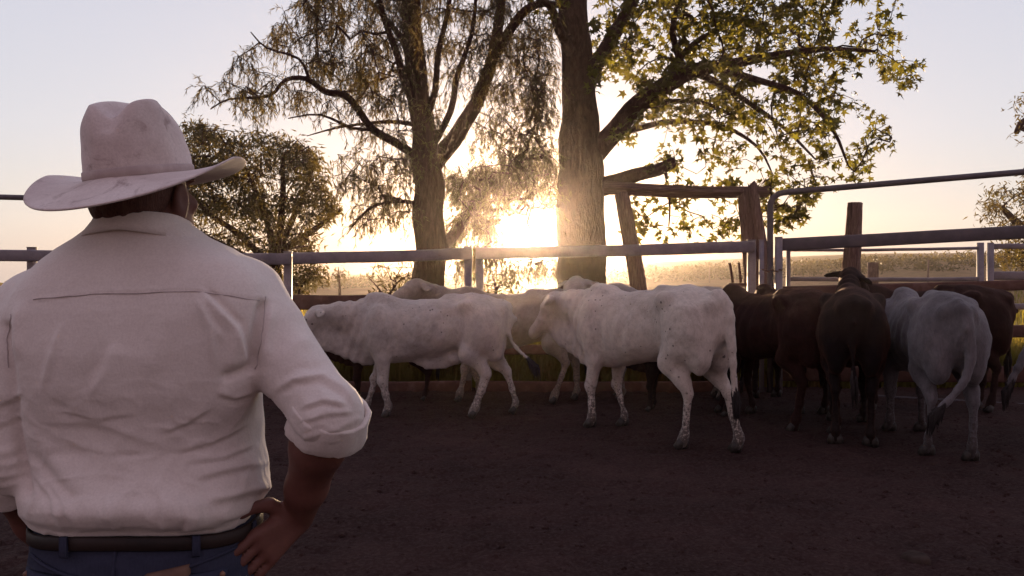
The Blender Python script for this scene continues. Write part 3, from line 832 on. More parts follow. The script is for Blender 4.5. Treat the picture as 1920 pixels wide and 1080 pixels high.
OVAL = ([(0, 0, 0), (.45, .20, .03), (1, 0, -.08), (.45, -.20, .03)], [(0, 3, 2, 1)])
def inside_poly(x, y, poly):
    c = False; j = len(poly) - 1
    for i in range(len(poly)):
        if (poly[i][1] > y) != (poly[j][1] > y) and x < (poly[j][0] - poly[i][0]) * (y - poly[i][1]) / (poly[j][1] - poly[i][1]) + poly[i][0]: c = not c
        j = i
    return c
def crown_points(rs, poly, d, depth, n, keep=None):
    """points filling a crown whose outline seen from the yard is poly, depth thick"""
    xs = [p[0] for p in poly]; ys = [p[1] for p in poly]; outp = []
    while len(outp) < n:
        x, y = rs.uniform(min(xs), max(xs)), rs.uniform(min(ys), max(ys))
        if not inside_poly(x, y, poly): continue
        if keep and rs.rand() > keep(x, y): continue
        z = rs.uniform(-1, 1); dd = d + depth * z
        outp.append(P(x, y, dd))
    return outp
def hole(x, y, cx, cy, r, soft=1.6):
    return min(1, max(0, (math.hypot(x - cx, y - cy) / r - 1) / (soft - 1)))

# --- the thick trunk with star shaped leaves
def star_tree():
    D = 13.0; T = Tree(11); q = lambda x, y, dd=0: P(x, y, D + dd)
    root = P(1092, 800, D); root.z = -.2; 
    T.limb([root, q(1091, 700), q(1091, 560), q(1091, 430), q(1092, 345), q(1091, 262), q(1088, 200), q(1084, 140), q(1078, 50), q(1072, -60), q(1060, -220), q(1075, -420)], [.50, .43, .40, .40, .385, .34, .285, .265, .245, .22, .17, .08])
    T.limb([q(1108, 295), q(1140, 262, -.1), q(1185, 208, -.3), q(1232, 170, -.5), q(1300, 133, -.6), q(1370, 120, -.7), q(1452, 104, -.9), q(1548, 92, -1.0), q(1640, 96, -1.1)], [.20, .17, .155, .145, .12, .085, .06, .04, .02])
    T.limb([q(1300, 133, -.6), q(1352, 160, -.4), q(1400, 190, .2), q(1470, 240, .4), q(1530, 300, .5)], [.07, .055, .045, .03, .015])
    T.limb([q(1340, 126, -.6), q(1420, 150, -1.0), q(1500, 178, -1.5), q(1560, 240, -1.6), q(1590, 310, -1.6)], [.06, .05, .04, .028, .012])
    T.limb([q(1100, 150), q(1128, 105, .2), (q(1160, 50, .5)), q(1190, -5, .8), q(1215, -80, 1.1), q(1260, -190, 1.5)], [.15, .13, .12, .10, .075, .03])
    T.limb([q(1190, 205, -.3), q(1255, 190, -.1), q(1330, 196, .1), q(1410, 240, .3)], [.06, .045, .035, .02])
    T.limb([q(1150, 255, -.1), q(1200, 240, .5), q(1260, 228, .9), q(1350, 235, 1.1), q(1420, 275, 1.2), q(1450, 330, 1.2)], [.07, .055, .05, .04, .025, .012])
    T.limb([q(1126, 352), q(1160, 340, -.3), q(1200, 326, -.55), q(1234, 318, -.7), q(1258, 306, -.8)], [.17, .13, .105, .095, .085])
    T.limb([q(1245, 314, -.75), q(1252, 345, -.8), q(1256, 390, -.8), q(1254, 425, -.8)], [.03, .022, .016, .01])
    T.limb([q(1240, 165, -.5), q(1290, 90, .2), q(1370, 40, .6), q(1440, -20, 1)], [.06, .05, .035, .02])
    T.limb([q(1290, 145, -.6), q(1260, 60, -1.2), q(1290, -30, -1.6), q(1360, -120, -2)], [.06, .05, .035, .02])
    T.limb([q(1085, 130), q(1050, 60, -.4), q(1030, 10, -.8), q(975, -20, -1.3)], [.09, .075, .06, .03])
    nfix = len(T.p); skip = 40
    poly = [(1112, -260), (1690, -230), (1705, -80), (1690, 40), (1722, 120), (1700, 165), (1620, 150), (1640, 210), (1600, 240), (1570, 330), (1490, 330), (1440, 340), (1350, 330), (1270, 330), (1140, 250), (1115, 150)]
    dens = lambda x, y: (1.0 if y < 210 else .5 - .25 * (y - 210) / 130) * hole(x, y, 1150, 190, 42) * (1 if x < 1560 else .38)
    pts = crown_points(T.np, poly, D - .2, 1.9, 1150, dens)
    low = [(1260, 330), (1420, 330), (1420, 430), (1290, 450), (1160, 440), (1150, 385)]
    pts += crown_points(T.np, low, D - .5, .8, 52)
    pts += crown_points(T.np, [(1400, 330), (1580, 330), (1500, 400), (1420, 420)], D - .5, .9, 40)
    pts += crown_points(T.np, [(1450, 380), (1520, 390), (1500, 430), (1440, 440)], D - .8, .4, 9)
    pts += crown_points(T.np, [(1650, 200), (1690, 260), (1600, 330), (1560, 320)], D - 1.0, .6, 18)
    pts += crown_points(T.np, [(960, -160), (1070, -160), (1060, 30), (1000, 40)], D, 1.2, 30)
    ends = T.grow(pts, .14, .05, .12, skip=0)
    root_o = empty('star_leaf_tree', (0, 0, 0)); tag(root_o, 'big tree with star shaped leaves and the thickest trunk, right of the sun', 'tree')
    T.wood('trunk', M_bark2, root_o, .0055, 2.3, .05)
    pos, ax, no, sz = [], [], [], []; rs = T.np
    cand = [i for i in range(nfix, len(T.p)) if T.r[i] < .022]
    endset = set(ends)
    for i in cand:
        n = rs.poisson(8) if i in endset else rs.poisson(2.0)
        for _ in range(n):
            a = rand_unit(rs); a[2] = a[2] * .5 - .45; off = rand_unit(rs) * rs.uniform(.02, .17); off[2] -= .05
            pos.append(np.array(T.p[i]) + off); ax.append(a); no.append(rand_unit(rs)); sz.append(rs.uniform(.085, .17))
    leaves_mesh('crown', (pos, ax, no, sz), STAR, M_leaf_star, root_o)
star_tree()

# --- weeping tree
def weep(T, ends, cand, per_end, per_node, Lr, leafn, size, name, m, parent, rs, mat_twig=None, hole_fn=None):
    pos, ax, no, sz = [], [], [], []; tw = MB()
    for i in cand:
        n = per_end if i in ends else rs.poisson(per_node)
        for _ in range(n):
            p = np.array(T.p[i]); L = rs.uniform(*Lr); dv = rand_unit(rs) * .75; dv[2] = dv[2] * .7 + .1
            k = 5; path = [p]
            for j in range(k):
                u = (j + 1) / k
                dv = dv * .74 + np.array((0, 0, -.24)) + rand_unit(rs) * .30
                path.append(path[-1] + dv / np.linalg.norm(dv) * L / k)
            px_, py_ = CX + path[-1][0] / path[-1][1] * F, CY - (path[-1][2] - H) / path[-1][1] * F
            if hole_fn and rs.rand() > hole_fn(px_, py_): continue
            if rs.rand() < .8: tw.tube([tuple(x) for x in path], .0035, 3, cap=False)
            for j in range(leafn):
                u = rs.uniform(.12, 1) * k; a = min(int(u), k - 1); q = path[a] + (path[a + 1] - path[a]) * (u - a)
                d = path[a + 1] - path[a]; d = d / np.linalg.norm(d) + rand_unit(rs) * .75; d[2] -= .25
                pos.append(q); ax.append(d); no.append(rand_unit(rs)); sz.append(rs.uniform(*size))
    c = leaves_mesh(name, (pos, ax, no, sz), LANCE, m, parent)
    tw.build('twigs', M_bark, parent)
def weeping_tree():
    D = 12.4; T = Tree(5); q = lambda x, y, dd=0: P(x, y, D + dd)
    root = P(808, 780, D); root.z = -.2
    T.limb([root, q(806, 640), q(806, 500), q(805, 420), q(803, 345), q(798, 292), q(794, 240), q(786, 180), q(778, 120), q(773, 50), q(770, -40), q(768, -160), q(775, -330)], [.37, .29, .25, .245, .24, .215, .185, .175, .165, .155, .145, .11, .05])
    T.limb([q(800, 330), q(838, 278, .2), q(872, 232, .4), q(903, 172, .6), q(925, 100, .8), q(936, 30, 1.0), q(945, -70, 1.2), q(960, -200, 1.5)], [.16, .14, .125, .11, .10, .085, .07, .03])
    T.limb([q(915, 130, .7), q(955, 60, .5), q(985, 20, .3), q(1020, 6, .1), q(1060, 14, 0)], [.085, .08, .07, .055, .03])
    T.limb([q(828, 470, .1), q(850, 440, .3), q(880, 395, .5), q(925, 345, .8), q(975, 300, 1.0), q(1000, 250, 1.2)], [.10, .095, .085, .07, .045, .02])
    T.limb([q(778, 292), q(750, 272, -.2), q(700, 243, -.5), q(668, 200, -.7), q(645, 178, -.9), q(610, 172, -1.1), q(575, 148, -1.3), q(535, 150, -1.5), q(505, 180, -1.6), q(430, 186, -1.8), q(395, 205, -1.9)], [.075, .068, .06, .055, .052, .045, .036, .028, .022, .014, .006])
    T.limb([q(785, 215), q(757, 150, -.3), q(742, 95, -.5), q(722, 40, -.7), q(706, -30, -1.0), q(690, -120, -1.2)], [.07, .06, .052, .045, .035, .02])
    T.limb([q(776, 110), q(745, 60, .3), q(700, 10, .6), q(640, -60, .9)], [.06, .045, .035, .02])
    T.limb([q(790, 236), q(730, 228, .3), q(640, 238, .5), q(575, 255, .6)], [.045, .032, .02, .008])
    T.limb([q(795, 240), q(815, 170, -.4), (q(822, 100, -.7)), q(840, 20, -.9), q(850, -80, -1.1)], [.06, .05, .042, .036, .025])
    T.limb([q(812, 270), q(845, 210, -.5), q(858, 140, -.9), q(885, 60, -1.2), q(895, -40, -1.5)], [.06, .05, .042, .03, .02])
    T.limb([q(776, 380, -.1), q(740, 378, -.4), q(690, 392, -.7), q(650, 440, -.9)], [.035, .026, .018, .008])
    T.limb([q(705, 243, -.5), q(660, 240, -1), q(600, 215, -1.3), q(540, 222, -1.5)], [.03, .024, .016, .008])
    T.limb([q(580, 150, -1.3), q(560, 110, -1.4), q(500, 90, -1.5), q(470, 60, -1.6)], [.024, .02, .014, .008])
    nfix = len(T.p)
    sunhole = lambda x, y: hole(x, y, 997, 449, 52, 1.5)
    poly = [(560, -200), (1040, -200), (1040, 60), (1020, 300), (950, 330), (850, 340), (770, 330), (700, 270), (600, 215), (520, 200), (470, 130), (480, 60), (575, -20)]
    dens = lambda x, y: (1 if y < 180 else .5) * (1 if x > 560 else .45)
    pts = crown_points(T.np, poly, D, 1.9, 560, dens)
    pts += crown_points(T.np, [(380, 150), (470, 80), (540, 150), (500, 200), (390, 200)], D - 1.7, .7, 20)
    pts += crown_points(T.np, [(840, 330), (1040, 280), (1040, 400), (880, 420)], D + .7, .9, 260)
    pts += crown_points(T.np, [(960, 40), (1046, 20), (1046, 300), (950, 300), (905, 240)], D + .8, 1.0, 110)
    pts += crown_points(T.np, [(630, 280), (770, 300), (770, 400), (660, 430)], D - .4, .9, 55)
    pts += crown_points(T.np, [(840, 400), (960, 390), (1040, 380), (1044, 430), (1044, 500), (850, 500)], D + .8, .6, 170)
    pts += crown_points(T.np, [(560, -60), (770, -60), (770, 230), (690, 200), (600, 130), (560, 60)], D - .4, 1.2, 100)
    ends = set(T.grow(pts, .15, .05, .10))
    root_o = empty('weeping_tree', (0, 0, 0)); tag(root_o, 'weeping fine leaved tree with a forked trunk, left of the sun', 'tree')
    T.wood('trunk', M_bark, root_o, .006, 2.3, .04)
    cand = [i for i in range(nfix, len(T.p)) if T.r[i] < .02]
    weep(T, ends, cand, 6, 1.1, (.20, .52), 18, (.05, .098), 'crown', M_leaf_weep, root_o, T.np, hole_fn=sunhole)
weeping_tree()

# --- dense bush tree
def bush_tree(name, label, D, seed, base, limbs, poly, depth, n, ln, size, m=M_leaf_bush, keep=None, tr=.10, nleaf=(26, 5), cat='tree', spread=.26, group=None):
    T = Tree(seed); q = lambda x, y, dd=0: P(x, y, D + dd)
    b = P(base[0], 0, D); b.z = gh(b.x, D) - .2
    for i, L in enumerate(limbs):
        pts = [q(x, y, dd) for x, y, dd in L]
        k = len(pts)
        T.limb(([b] if i == 0 else []) + pts, [tr * (1.2 if i == 0 else .75) * (1 - .8 * j / k) for j in range(k + (1 if i == 0 else 0))])
    nfix = len(T.p)
    pts = crown_points(T.np, poly, D, depth, n, keep)
    ends = set(T.grow(pts, .16, .05, .08)); root_o = empty(name, (0, 0, 0)); tag(root_o, label, cat, group)
    T.wood('trunk', M_bark, root_o, .006, 2.3, .04)
    pos, ax, no, sz = [], [], [], []; rs = T.np
    for i in range(nfix, len(T.p)):
        k = rs.poisson(nleaf[0]) if i in ends else (rs.poisson(nleaf[1]) if T.r[i] < .02 else 0)
        for _ in range(k):
            o = rand_unit(rs) * rs.uniform(.02, spread); o[2] -= .06
            a = rand_unit(rs); a[2] -= .7
            pos.append(np.array(T.p[i]) + o); ax.append(a); no.append(rand_unit(rs)); sz.append(rs.uniform(*size))
    leaves_mesh('crown', (pos, ax, no, sz), ln, m, root_o)
LANCE2 = ([(0, 0, 0), (.35, .11, .0), (1, 0, -.12), (.35, -.11, .0)], [(0, 3, 2, 1)])
bush_tree('bush_tree', 'round dense dark tree standing behind the fence next to the hat', 15.0, 21, (520, 0),
    [[(522, 560, 0), (518, 500, 0), (505, 430, 0), (480, 360, 0), (455, 300, .2)], [(515, 490, 0), (545, 420, .2), (575, 350, .3), (590, 300, .5)], [(508, 500, 0), (450, 440, -.3), (390, 400, -.5), (350, 350, -.6)],
     [(520, 480, 0), (530, 380, -.5), (530, 290, -.8)], [(530, 470, 0), (590, 430, 0), (640, 390, .1)], [(500, 500, 0), (440, 470, -.5), (380, 440, -.7)]],
    [(335, 250), (350, 222), (400, 226), (430, 244), (450, 240), (520, 252), (575, 265), (605, 300), (610, 340), (630, 375), (625, 405), (595, 420), (600, 470), (540, 500), (440, 480), (380, 440), (345, 370), (352, 300)],
    1.5, 620, LANCE2, (.09, .17), keep=lambda x, y: (1 if y < 400 else .55) * (.4 + .6 * (mnoise.noise(Vector((x * .022, y * .022, 2))) > -.12)), tr=.10, nleaf=(22, 4))
bush_tree('bush_tree', 'low leafy shrub in front of the fence corner below the dense dark tree', 14.0, 23, (560, 0), [[(560, 560, 0), (565, 520, 0)], [(562, 540, 0), (590, 510, 0)], [(560, 540, 0), (540, 505, 0)]],
    [(535, 490), (610, 490), (610, 535), (540, 545)], .5, 40, LANCE2, (.09, .15), tr=.04, cat='shrub')
bush_tree('sapling', 'thin sapling in the field left of the weeping tree', 26.0, 25, (637, 0), [[(637, 545, 0), (636, 520, 0), (634, 500, 0)]],
    [(620, 500), (650, 500), (648, 525), (622, 525)], .4, 18, LANCE2, (.10, .16), tr=.05, nleaf=(10, 2))
bush_tree('weeping_shrub', 'sparse bending shrub at the foot of the weeping tree', 13.2, 27, (720, 0), [[(722, 575, 0), (735, 545, 0), (748, 510, .1), (760, 495, .1)], [(725, 560, 0), (705, 535, 0), (690, 520, 0)], [(722, 570, 0), (745, 530, -.2), (768, 515, -.3)], [(715, 580, 0), (690, 545, 0)]],
    [(680, 495), (775, 490), (770, 545), (700, 550)], .5, 34, LANCE2, (.09, .14), tr=.022, nleaf=(7, 1.5), cat='shrub')
bush_tree('weeping_shrub', 'leafy shrub standing behind the fence under the sun', 13.4, 28, (930, 0), [[(930, 560, 0), (925, 520, 0), (915, 495, 0)], [(930, 545, 0), (950, 510, 0)]],
    [(885, 490), (975, 500), (965, 545), (900, 545)], .5, 40, LANCE2, (.09, .14), tr=.03, nleaf=(12, 2), cat='shrub')
bush_tree('field_tree', 'grey green tree cut off by the right edge of the photo', 22.0, 31, (1975, 0), [[(1975, 560, 0), (1970, 480, 0), (1950, 400, 0), (1930, 360, 0)], [(1970, 470, 0), (2010, 380, 0), (2020, 250, 0), (2000, 180, 0)], [(1965, 450, 0), (1910, 420, 0), (1880, 390, 0)], [(1968, 480, 0), (1920, 470, 0)], [(2015, 330, 0), (1960, 260, 0), (1915, 240, 0)]],
    [(1842, 370), (1880, 335), (1940, 330), (2100, 300), (2100, 540), (1900, 505), (1870, 480), (1875, 420), (1840, 410)], 2.0, 230, LANCE2, (.12, .22), tr=.2, nleaf=(26, 4), spread=.38)
bush_tree('field_tree', 'leafy bough tips of a tall tree high at the right edge of the photo', 20.0, 33, (2080, 0), [[(2080, 560, 0), (2075, 400, 0), (2060, 250, 0), (2050, 150, 0)], [(2060, 260, 0), (1990, 230, 0), (1925, 225, 0), (1905, 250, 0)], [(2050, 180, 0), (1980, 200, 0), (1930, 195, 0)]],
    [(1900, 180), (2000, 150), (2150, 100), (2150, 300), (2000, 290), (1960, 260), (1895, 262)], 1.2, 90, LANCE2, (.12, .2), tr=.2, nleaf=(14, 2), spread=.3)
# ------------------------------------------------------------------ grass beyond the fence
def grass_fn(t, b):
    c = rampn(t, noise_n(t, coords(t), 1.3, 4), [(.3, (.10, .075, .022)), (.5, (.15, .14, .035)), (.7, (.24, .17, .07))])
    setc(t, b, c)
    tr = nd(t, 'ShaderNodeBsdfTranslucent'); t.links.new(mixc(t, 1.0, c, (1.6, 1.5, .8), 'MULTIPLY'), tr.inputs['Color'])
    mx = nd(t, 'ShaderNodeMixShader'); mx.inputs[0].default_value = .5
    t.links.new(b.outputs[0], mx.inputs[1]); t.links.new(tr.outputs[0], mx.inputs[2]); t.links.new(mx.outputs[0], t.nodes['Material Output'].inputs['Surface'])
M_grass = mat('rank_grass', grass_fn, .8, .2)
def grass(name, n, x0, x1, y0, y1, hmin, hmax, w, seed, power=1.0):
    rs = np.random.RandomState(seed)
    x = rs.uniform(x0, x1, n); y = y0 + (y1 - y0) * rs.rand(n) ** power
    pz = np.array([gh(a, b_) for a, b_ in zip(x, y)]) - .04
    patch = np.array([mnoise.noise(Vector((a * .9, b_ * .9, 4))) for a, b_ in zip(x, y)])
    h = rs.uniform(hmin, hmax, n) * (1 + .45 * patch); a = rs.uniform(0, 2 * np.pi, n); ln = rs.uniform(.05, .5, n) * h; la = rs.uniform(0, 2 * np.pi, n)
    ww = w * rs.uniform(.6, 1.4, n)
    dx, dy = np.cos(a) * ww, np.sin(a) * ww; lx, ly = np.cos(la) * ln, np.sin(la) * ln
    V = np.stack([np.stack([x - dx, y - dy, pz], 1), np.stack([x + dx, y + dy, pz], 1), np.stack([x + dx * .8 + lx * .3, y + dy * .8 + ly * .3, pz + h * .55], 1), np.stack([x - dx * .8 + lx * .3, y - dy * .8 + ly * .3, pz + h * .55], 1), np.stack([x + lx, y + ly, pz + h], 1)], 1).reshape(-1, 3)
    i = np.arange(n) * 5
    f = [tuple(r) for r in np.stack([i, i + 1, i + 2, i + 3], 1).tolist()] + [tuple(r) for r in np.stack([i + 3, i + 2, i + 4], 1).tolist()]
    o = mesh_obj(name, V, f, M_grass, smooth=False); tag(o, kind='stuff'); return o
grass('grass', 40000, -12, 14, 11.0, 15.5, .30, .72, .011, 3, 1.3)
grass('fence_grass', 42000, -10, 12, 11.0, 12.4, .35, .75, .011, 6)
grass('field_grass', 22000, -26, 34, 15.5, 44, .18, .5, .022, 4, 1.6)
# scrub line far out in the field
def scrub():
    rs = np.random.RandomState(8); pos, ax, no, sz = [], [], [], []
    for i in range(1100):
        x, y = rs.uniform(-60, 85), rs.uniform(66, 88); z = gh(x, y); hh = rs.uniform(.4, 1.1); w = rs.uniform(.5, 1.3)
        for k in range(30):
            o = rand_unit(rs) * np.array((w, w, hh * .5)); pos.append((x + o[0], y + o[1], z + hh * .25 + o[2])); a = rand_unit(rs); ax.append(a); no.append(rand_unit(rs)); sz.append(rs.uniform(.22, .5))
    o = leaves_mesh('scrub', (pos, ax, no, sz), OVAL, M_leaf_bush, None); tag(o, kind='stuff')
scrub()
# ------------------------------------------------------------------ haze volume, added to imitate the glow of lens glare round the sun
hz = MB(); x0, x1, y0, y1, z0, z1 = -169, 169, -54, 144, -2.5, 12.5
hz.add([(x0, y0, z0), (x1, y0, z0), (x1, y1, z0), (x0, y1, z0), (x0, y0, z1), (x1, y0, z1), (x1, y1, z1), (x0, y1, z1)], [(0, 3, 2, 1), (4, 5, 6, 7), (0, 1, 5, 4), (1, 2, 6, 5), (2, 3, 7, 6), (3, 0, 4, 7)])
mh = bpy.data.materials.new('glare_haze'); mh.use_nodes = True; th_ = mh.node_tree; th_.nodes.clear()
ho = th_.nodes.new('ShaderNodeOutputMaterial'); pv = th_.nodes.new('ShaderNodeVolumePrincipled')
pv.inputs['Color'].default_value = (.95, .84, .78, 1); pv.inputs['Density'].default_value = .0006; pv.inputs['Anisotropy'].default_value = .92
th_.links.new(pv.outputs[0], ho.inputs['Volume'])
hazeo = hz.build('haze', mh, None, False); tag(hazeo, kind='stuff')

# clods and trodden dung in the yard
def clods():
    rs = np.random.RandomState(12); v, f = [], []
    bv = [Vector(p) for p in ((1, 0, 0), (.5, .87, 0), (-.5, .87, 0), (-1, 0, 0), (-.5, -.87, 0), (.5, -.87, 0), (.55, .3, .55), (-.3, .5, .6), (-.2, -.55, .5))]
    bf = [(0, 1, 6), (1, 2, 7), (1, 7, 6), (2, 3, 7), (3, 4, 8), (3, 8, 7), (4, 5, 8), (5, 0, 6), (5, 6, 8), (6, 7, 8)]
    for i in range(5200):
        y = 2.6 + 8 * rs.rand() ** 1.1; x = rs.uniform(-.72, .72) * y + rs.normal() * .3; s = .006 + .022 * rs.rand() ** 3; z = dirt_h(x, y) - s * .25; a = rs.uniform(0, 6.28); n = len(v)
        for p in bv:
            q = p * (1 + .35 * rs.normal() * .5); v.append((x + s * (q.x * math.cos(a) - q.y * math.sin(a)), y + s * (q.x * math.sin(a) + q.y * math.cos(a)), z + s * q.z * 1.1))
        f += [tuple(n + k for k in t) for t in bf]
    o = mesh_obj('dirt_clods', v, f, M_dirt, None, False); tag(o, kind='stuff')
clods()
def pats():
    m = mat('dry_dung', lambda t, b: (setc(t, b, rampn(t, noise_n(t, coords(t), 9, 6), [(.3, (.022, .014, .011)), (.7, (.055, .036, .028))])), bump(t, b, noise_n(t, coords(t), 40, 5), .6, .01)), .95, .1)
    where = [(1718, 1046, 'flat trodden dung pat at the lower right corner of the yard')]
    for i, (px, py, lb) in enumerate(where):
        d = H * F / (py - CY); x = (px - CX) / F * d; rnd = random.Random(i); v, f = [], []; n, k = 28, 5; r0 = .06 + .02 * rnd.random()
        for j in range(k):
            for q in range(n):
                a = 2 * math.pi * q / n; w = 1 + .22 * mnoise.noise(Vector((math.cos(a) * 1.6, math.sin(a) * 1.6, i * 3.)))
                r = r0 * (1, .93, .72, .42, .08)[j] * w; v.append((r * math.cos(a), r * math.sin(a), (-.02, .014, .026, .022, .028)[j] + .005 * mnoise.noise(Vector((r * 40 * math.cos(a), r * 40 * math.sin(a), i)))))
        for j in range(k - 1):
            for q in range(n): f.append((j * n + q, j * n + (q + 1) % n, (j + 1) * n + (q + 1) % n, (j + 1) * n + q))
        f.append(tuple((k - 1) * n + q for q in range(n)))
        o = mesh_obj('dung_pat', v, f, m); o.location = (x, d, dirt_h(x, d)); tag(o, lb, 'dung pat')
pats()
# ------------------------------------------------------------------ the stockman, seen from behind
PX0, PD = 275.0, 1.5
SC_ = F / PD
def L3(px, py, y=0.0):           # a place on the man, measured across his back; y is forward
    d = PD + y
    return Vector(((px - CX) / F * d - (PX0 - CX) / SC_, y, H - (py - CY) / F * d))
def skin_fn(t, b):
    v = coords(t); c = rampn(t, noise_n(t, v, 9, 5, .6), [(.3, (.095, .036, .027)), (.7, (.155, .062, .046))])
    setc(t, b, mixc(t, rampn(t, noise_n(t, v, 90, 3), [(.5, (0, 0, 0)), (.8, (.6, .6, .6))]), c, (.16, .06, .04)))
    bump(t, b, noise_n(t, v, 120, 4), .25, .002)
M_skin = mat('tanned_skin', skin_fn, .6, .3)
def cloth_fn(t, b):
    v = coords(t)
    c = rampn(t, noise_n(t, v, 3.5, 6, .6), [(.3, (.63, .55, .495)), (.65, (.71, .63, .57))])
    sp = rampn(t, noise_n(t, v, 260, 2, .5), [(.35, (.92, .91, .91)), (.65, (1, 1, 1))])
    setc(t, b, mixc(t, 1.0, c, sp, 'MULTIPLY'))
    w = noise_n(t, coords(t, (1, 1, .35)), 26, 6, .62, .6)
    n1 = bump(t, b, w, .35, .008)
    n2 = bump(t, b, noise_n(t, coords(t, (1.0, 1, 2.2)), 60, 4, .6, .4), .22, .003, n1)
    bump(t, b, noise_n(t, v, 900, 2), .25, .0006, n2)
    b.inputs['Sheen Weight'].default_value = .2
M_shirt = mat('cream_work_shirt', cloth_fn, .9, .15)
def thread_fn(t, b): setc(t, b, rampn(t, noise_n(t, coords(t), 60), [(.3, (.42, .35, .33)), (.7, (.52, .45, .43))]))
M_seam = mat('shirt_seam', thread_fn, .9, .1)
def denim_fn(t, b):
    v = coords(t)
    c = rampn(t, noise_n(t, v, 5, 6, .65), [(.3, (.014, .014, .028)), (.7, (.029, .030, .052))])
    wv = noise_n(t, coords(t, (1, 1, .15)), 420, 2)
    setc(t, b, mixc(t, mth(t, 'MULTIPLY', wv, .35), c, (.08, .09, .14))); bump(t, b, noise_n(t, v, 300, 3), .4, .0015, bump(t, b, noise_n(t, v, 18, 4), .4, .01))
M_denim = mat('blue_denim', denim_fn, .9, .15)
M_belt = mat('dark_leather', lambda t, b: (setc(t, b, rampn(t, noise_n(t, coords(t), 14, 6), [(.3, (.012, .007, .006)), (.7, (.03, .017, .014))])), bump(t, b, noise_n(t, coords(t), 80, 4), .3, .002)), .6, .3)
M_patch = mat('brown_leather_patch', lambda t, b: (setc(t, b, rampn(t, noise_n(t, coords(t), 40, 5), [(.3, (.10, .05, .035)), (.7, (.17, .09, .06))])), bump(t, b, noise_n(t, coords(t), 150, 4), .3, .002)), .6, .3)
M_copper = mat('copper_rivet', lambda t, b: setc(t, b, rampn(t, noise_n(t, coords(t), 90), [(.3, (.14, .065, .04)), (.7, (.24, .12, .07))])), .4, .5)
M_hair = mat('short_brown_hair', lambda t, b: (setc(t, b, rampn(t, noise_n(t, coords(t, (8, 8, 1)), 60, 3), [(.3, (.06, .024, .017)), (.7, (.13, .055, .040))])), bump(t, b, noise_n(t, coords(t, (8, 8, 1)), 60, 3), .8, .004)), .7, .3)
def felt_fn(t, b):
    v = coords(t)
    c = rampn(t, noise_n(t, v, 6, 7, .68), [(.28, (.42, .32, .29)), (.52, (.60, .50, .46)), (.75, (.68, .59, .55))])
    c = mixc(t, rampn(t, noise_n(t, v, 13, 6, .7, .8), [(.56, (0, 0, 0)), (.68, (.8, .8, .8))]), c, (.24, .16, .14))   # grimy finger marks
    c = mixc(t, rampn(t, noise_n(t, v, 240, 2), [(.4, (0, 0, 0)), (.75, (.35, .35, .35))]), c, (.35, .27, .25))
    setc(t, b, c); bump(t, b, noise_n(t, v, 500, 2), .25, .0012, bump(t, b, noise_n(t, v, 22, 5), .3, .006))
    b.inputs['Sheen Weight'].default_value = .3
M_felt = mat('dusty_felt', felt_fn, .95, .1)
M_band = mat('hat_band_ribbon', lambda t, b: setc(t, b, rampn(t, noise_n(t, coords(t), 30, 4), [(.3, (.36, .28, .26)), (.7, (.48, .39, .36))])), .8, .15)

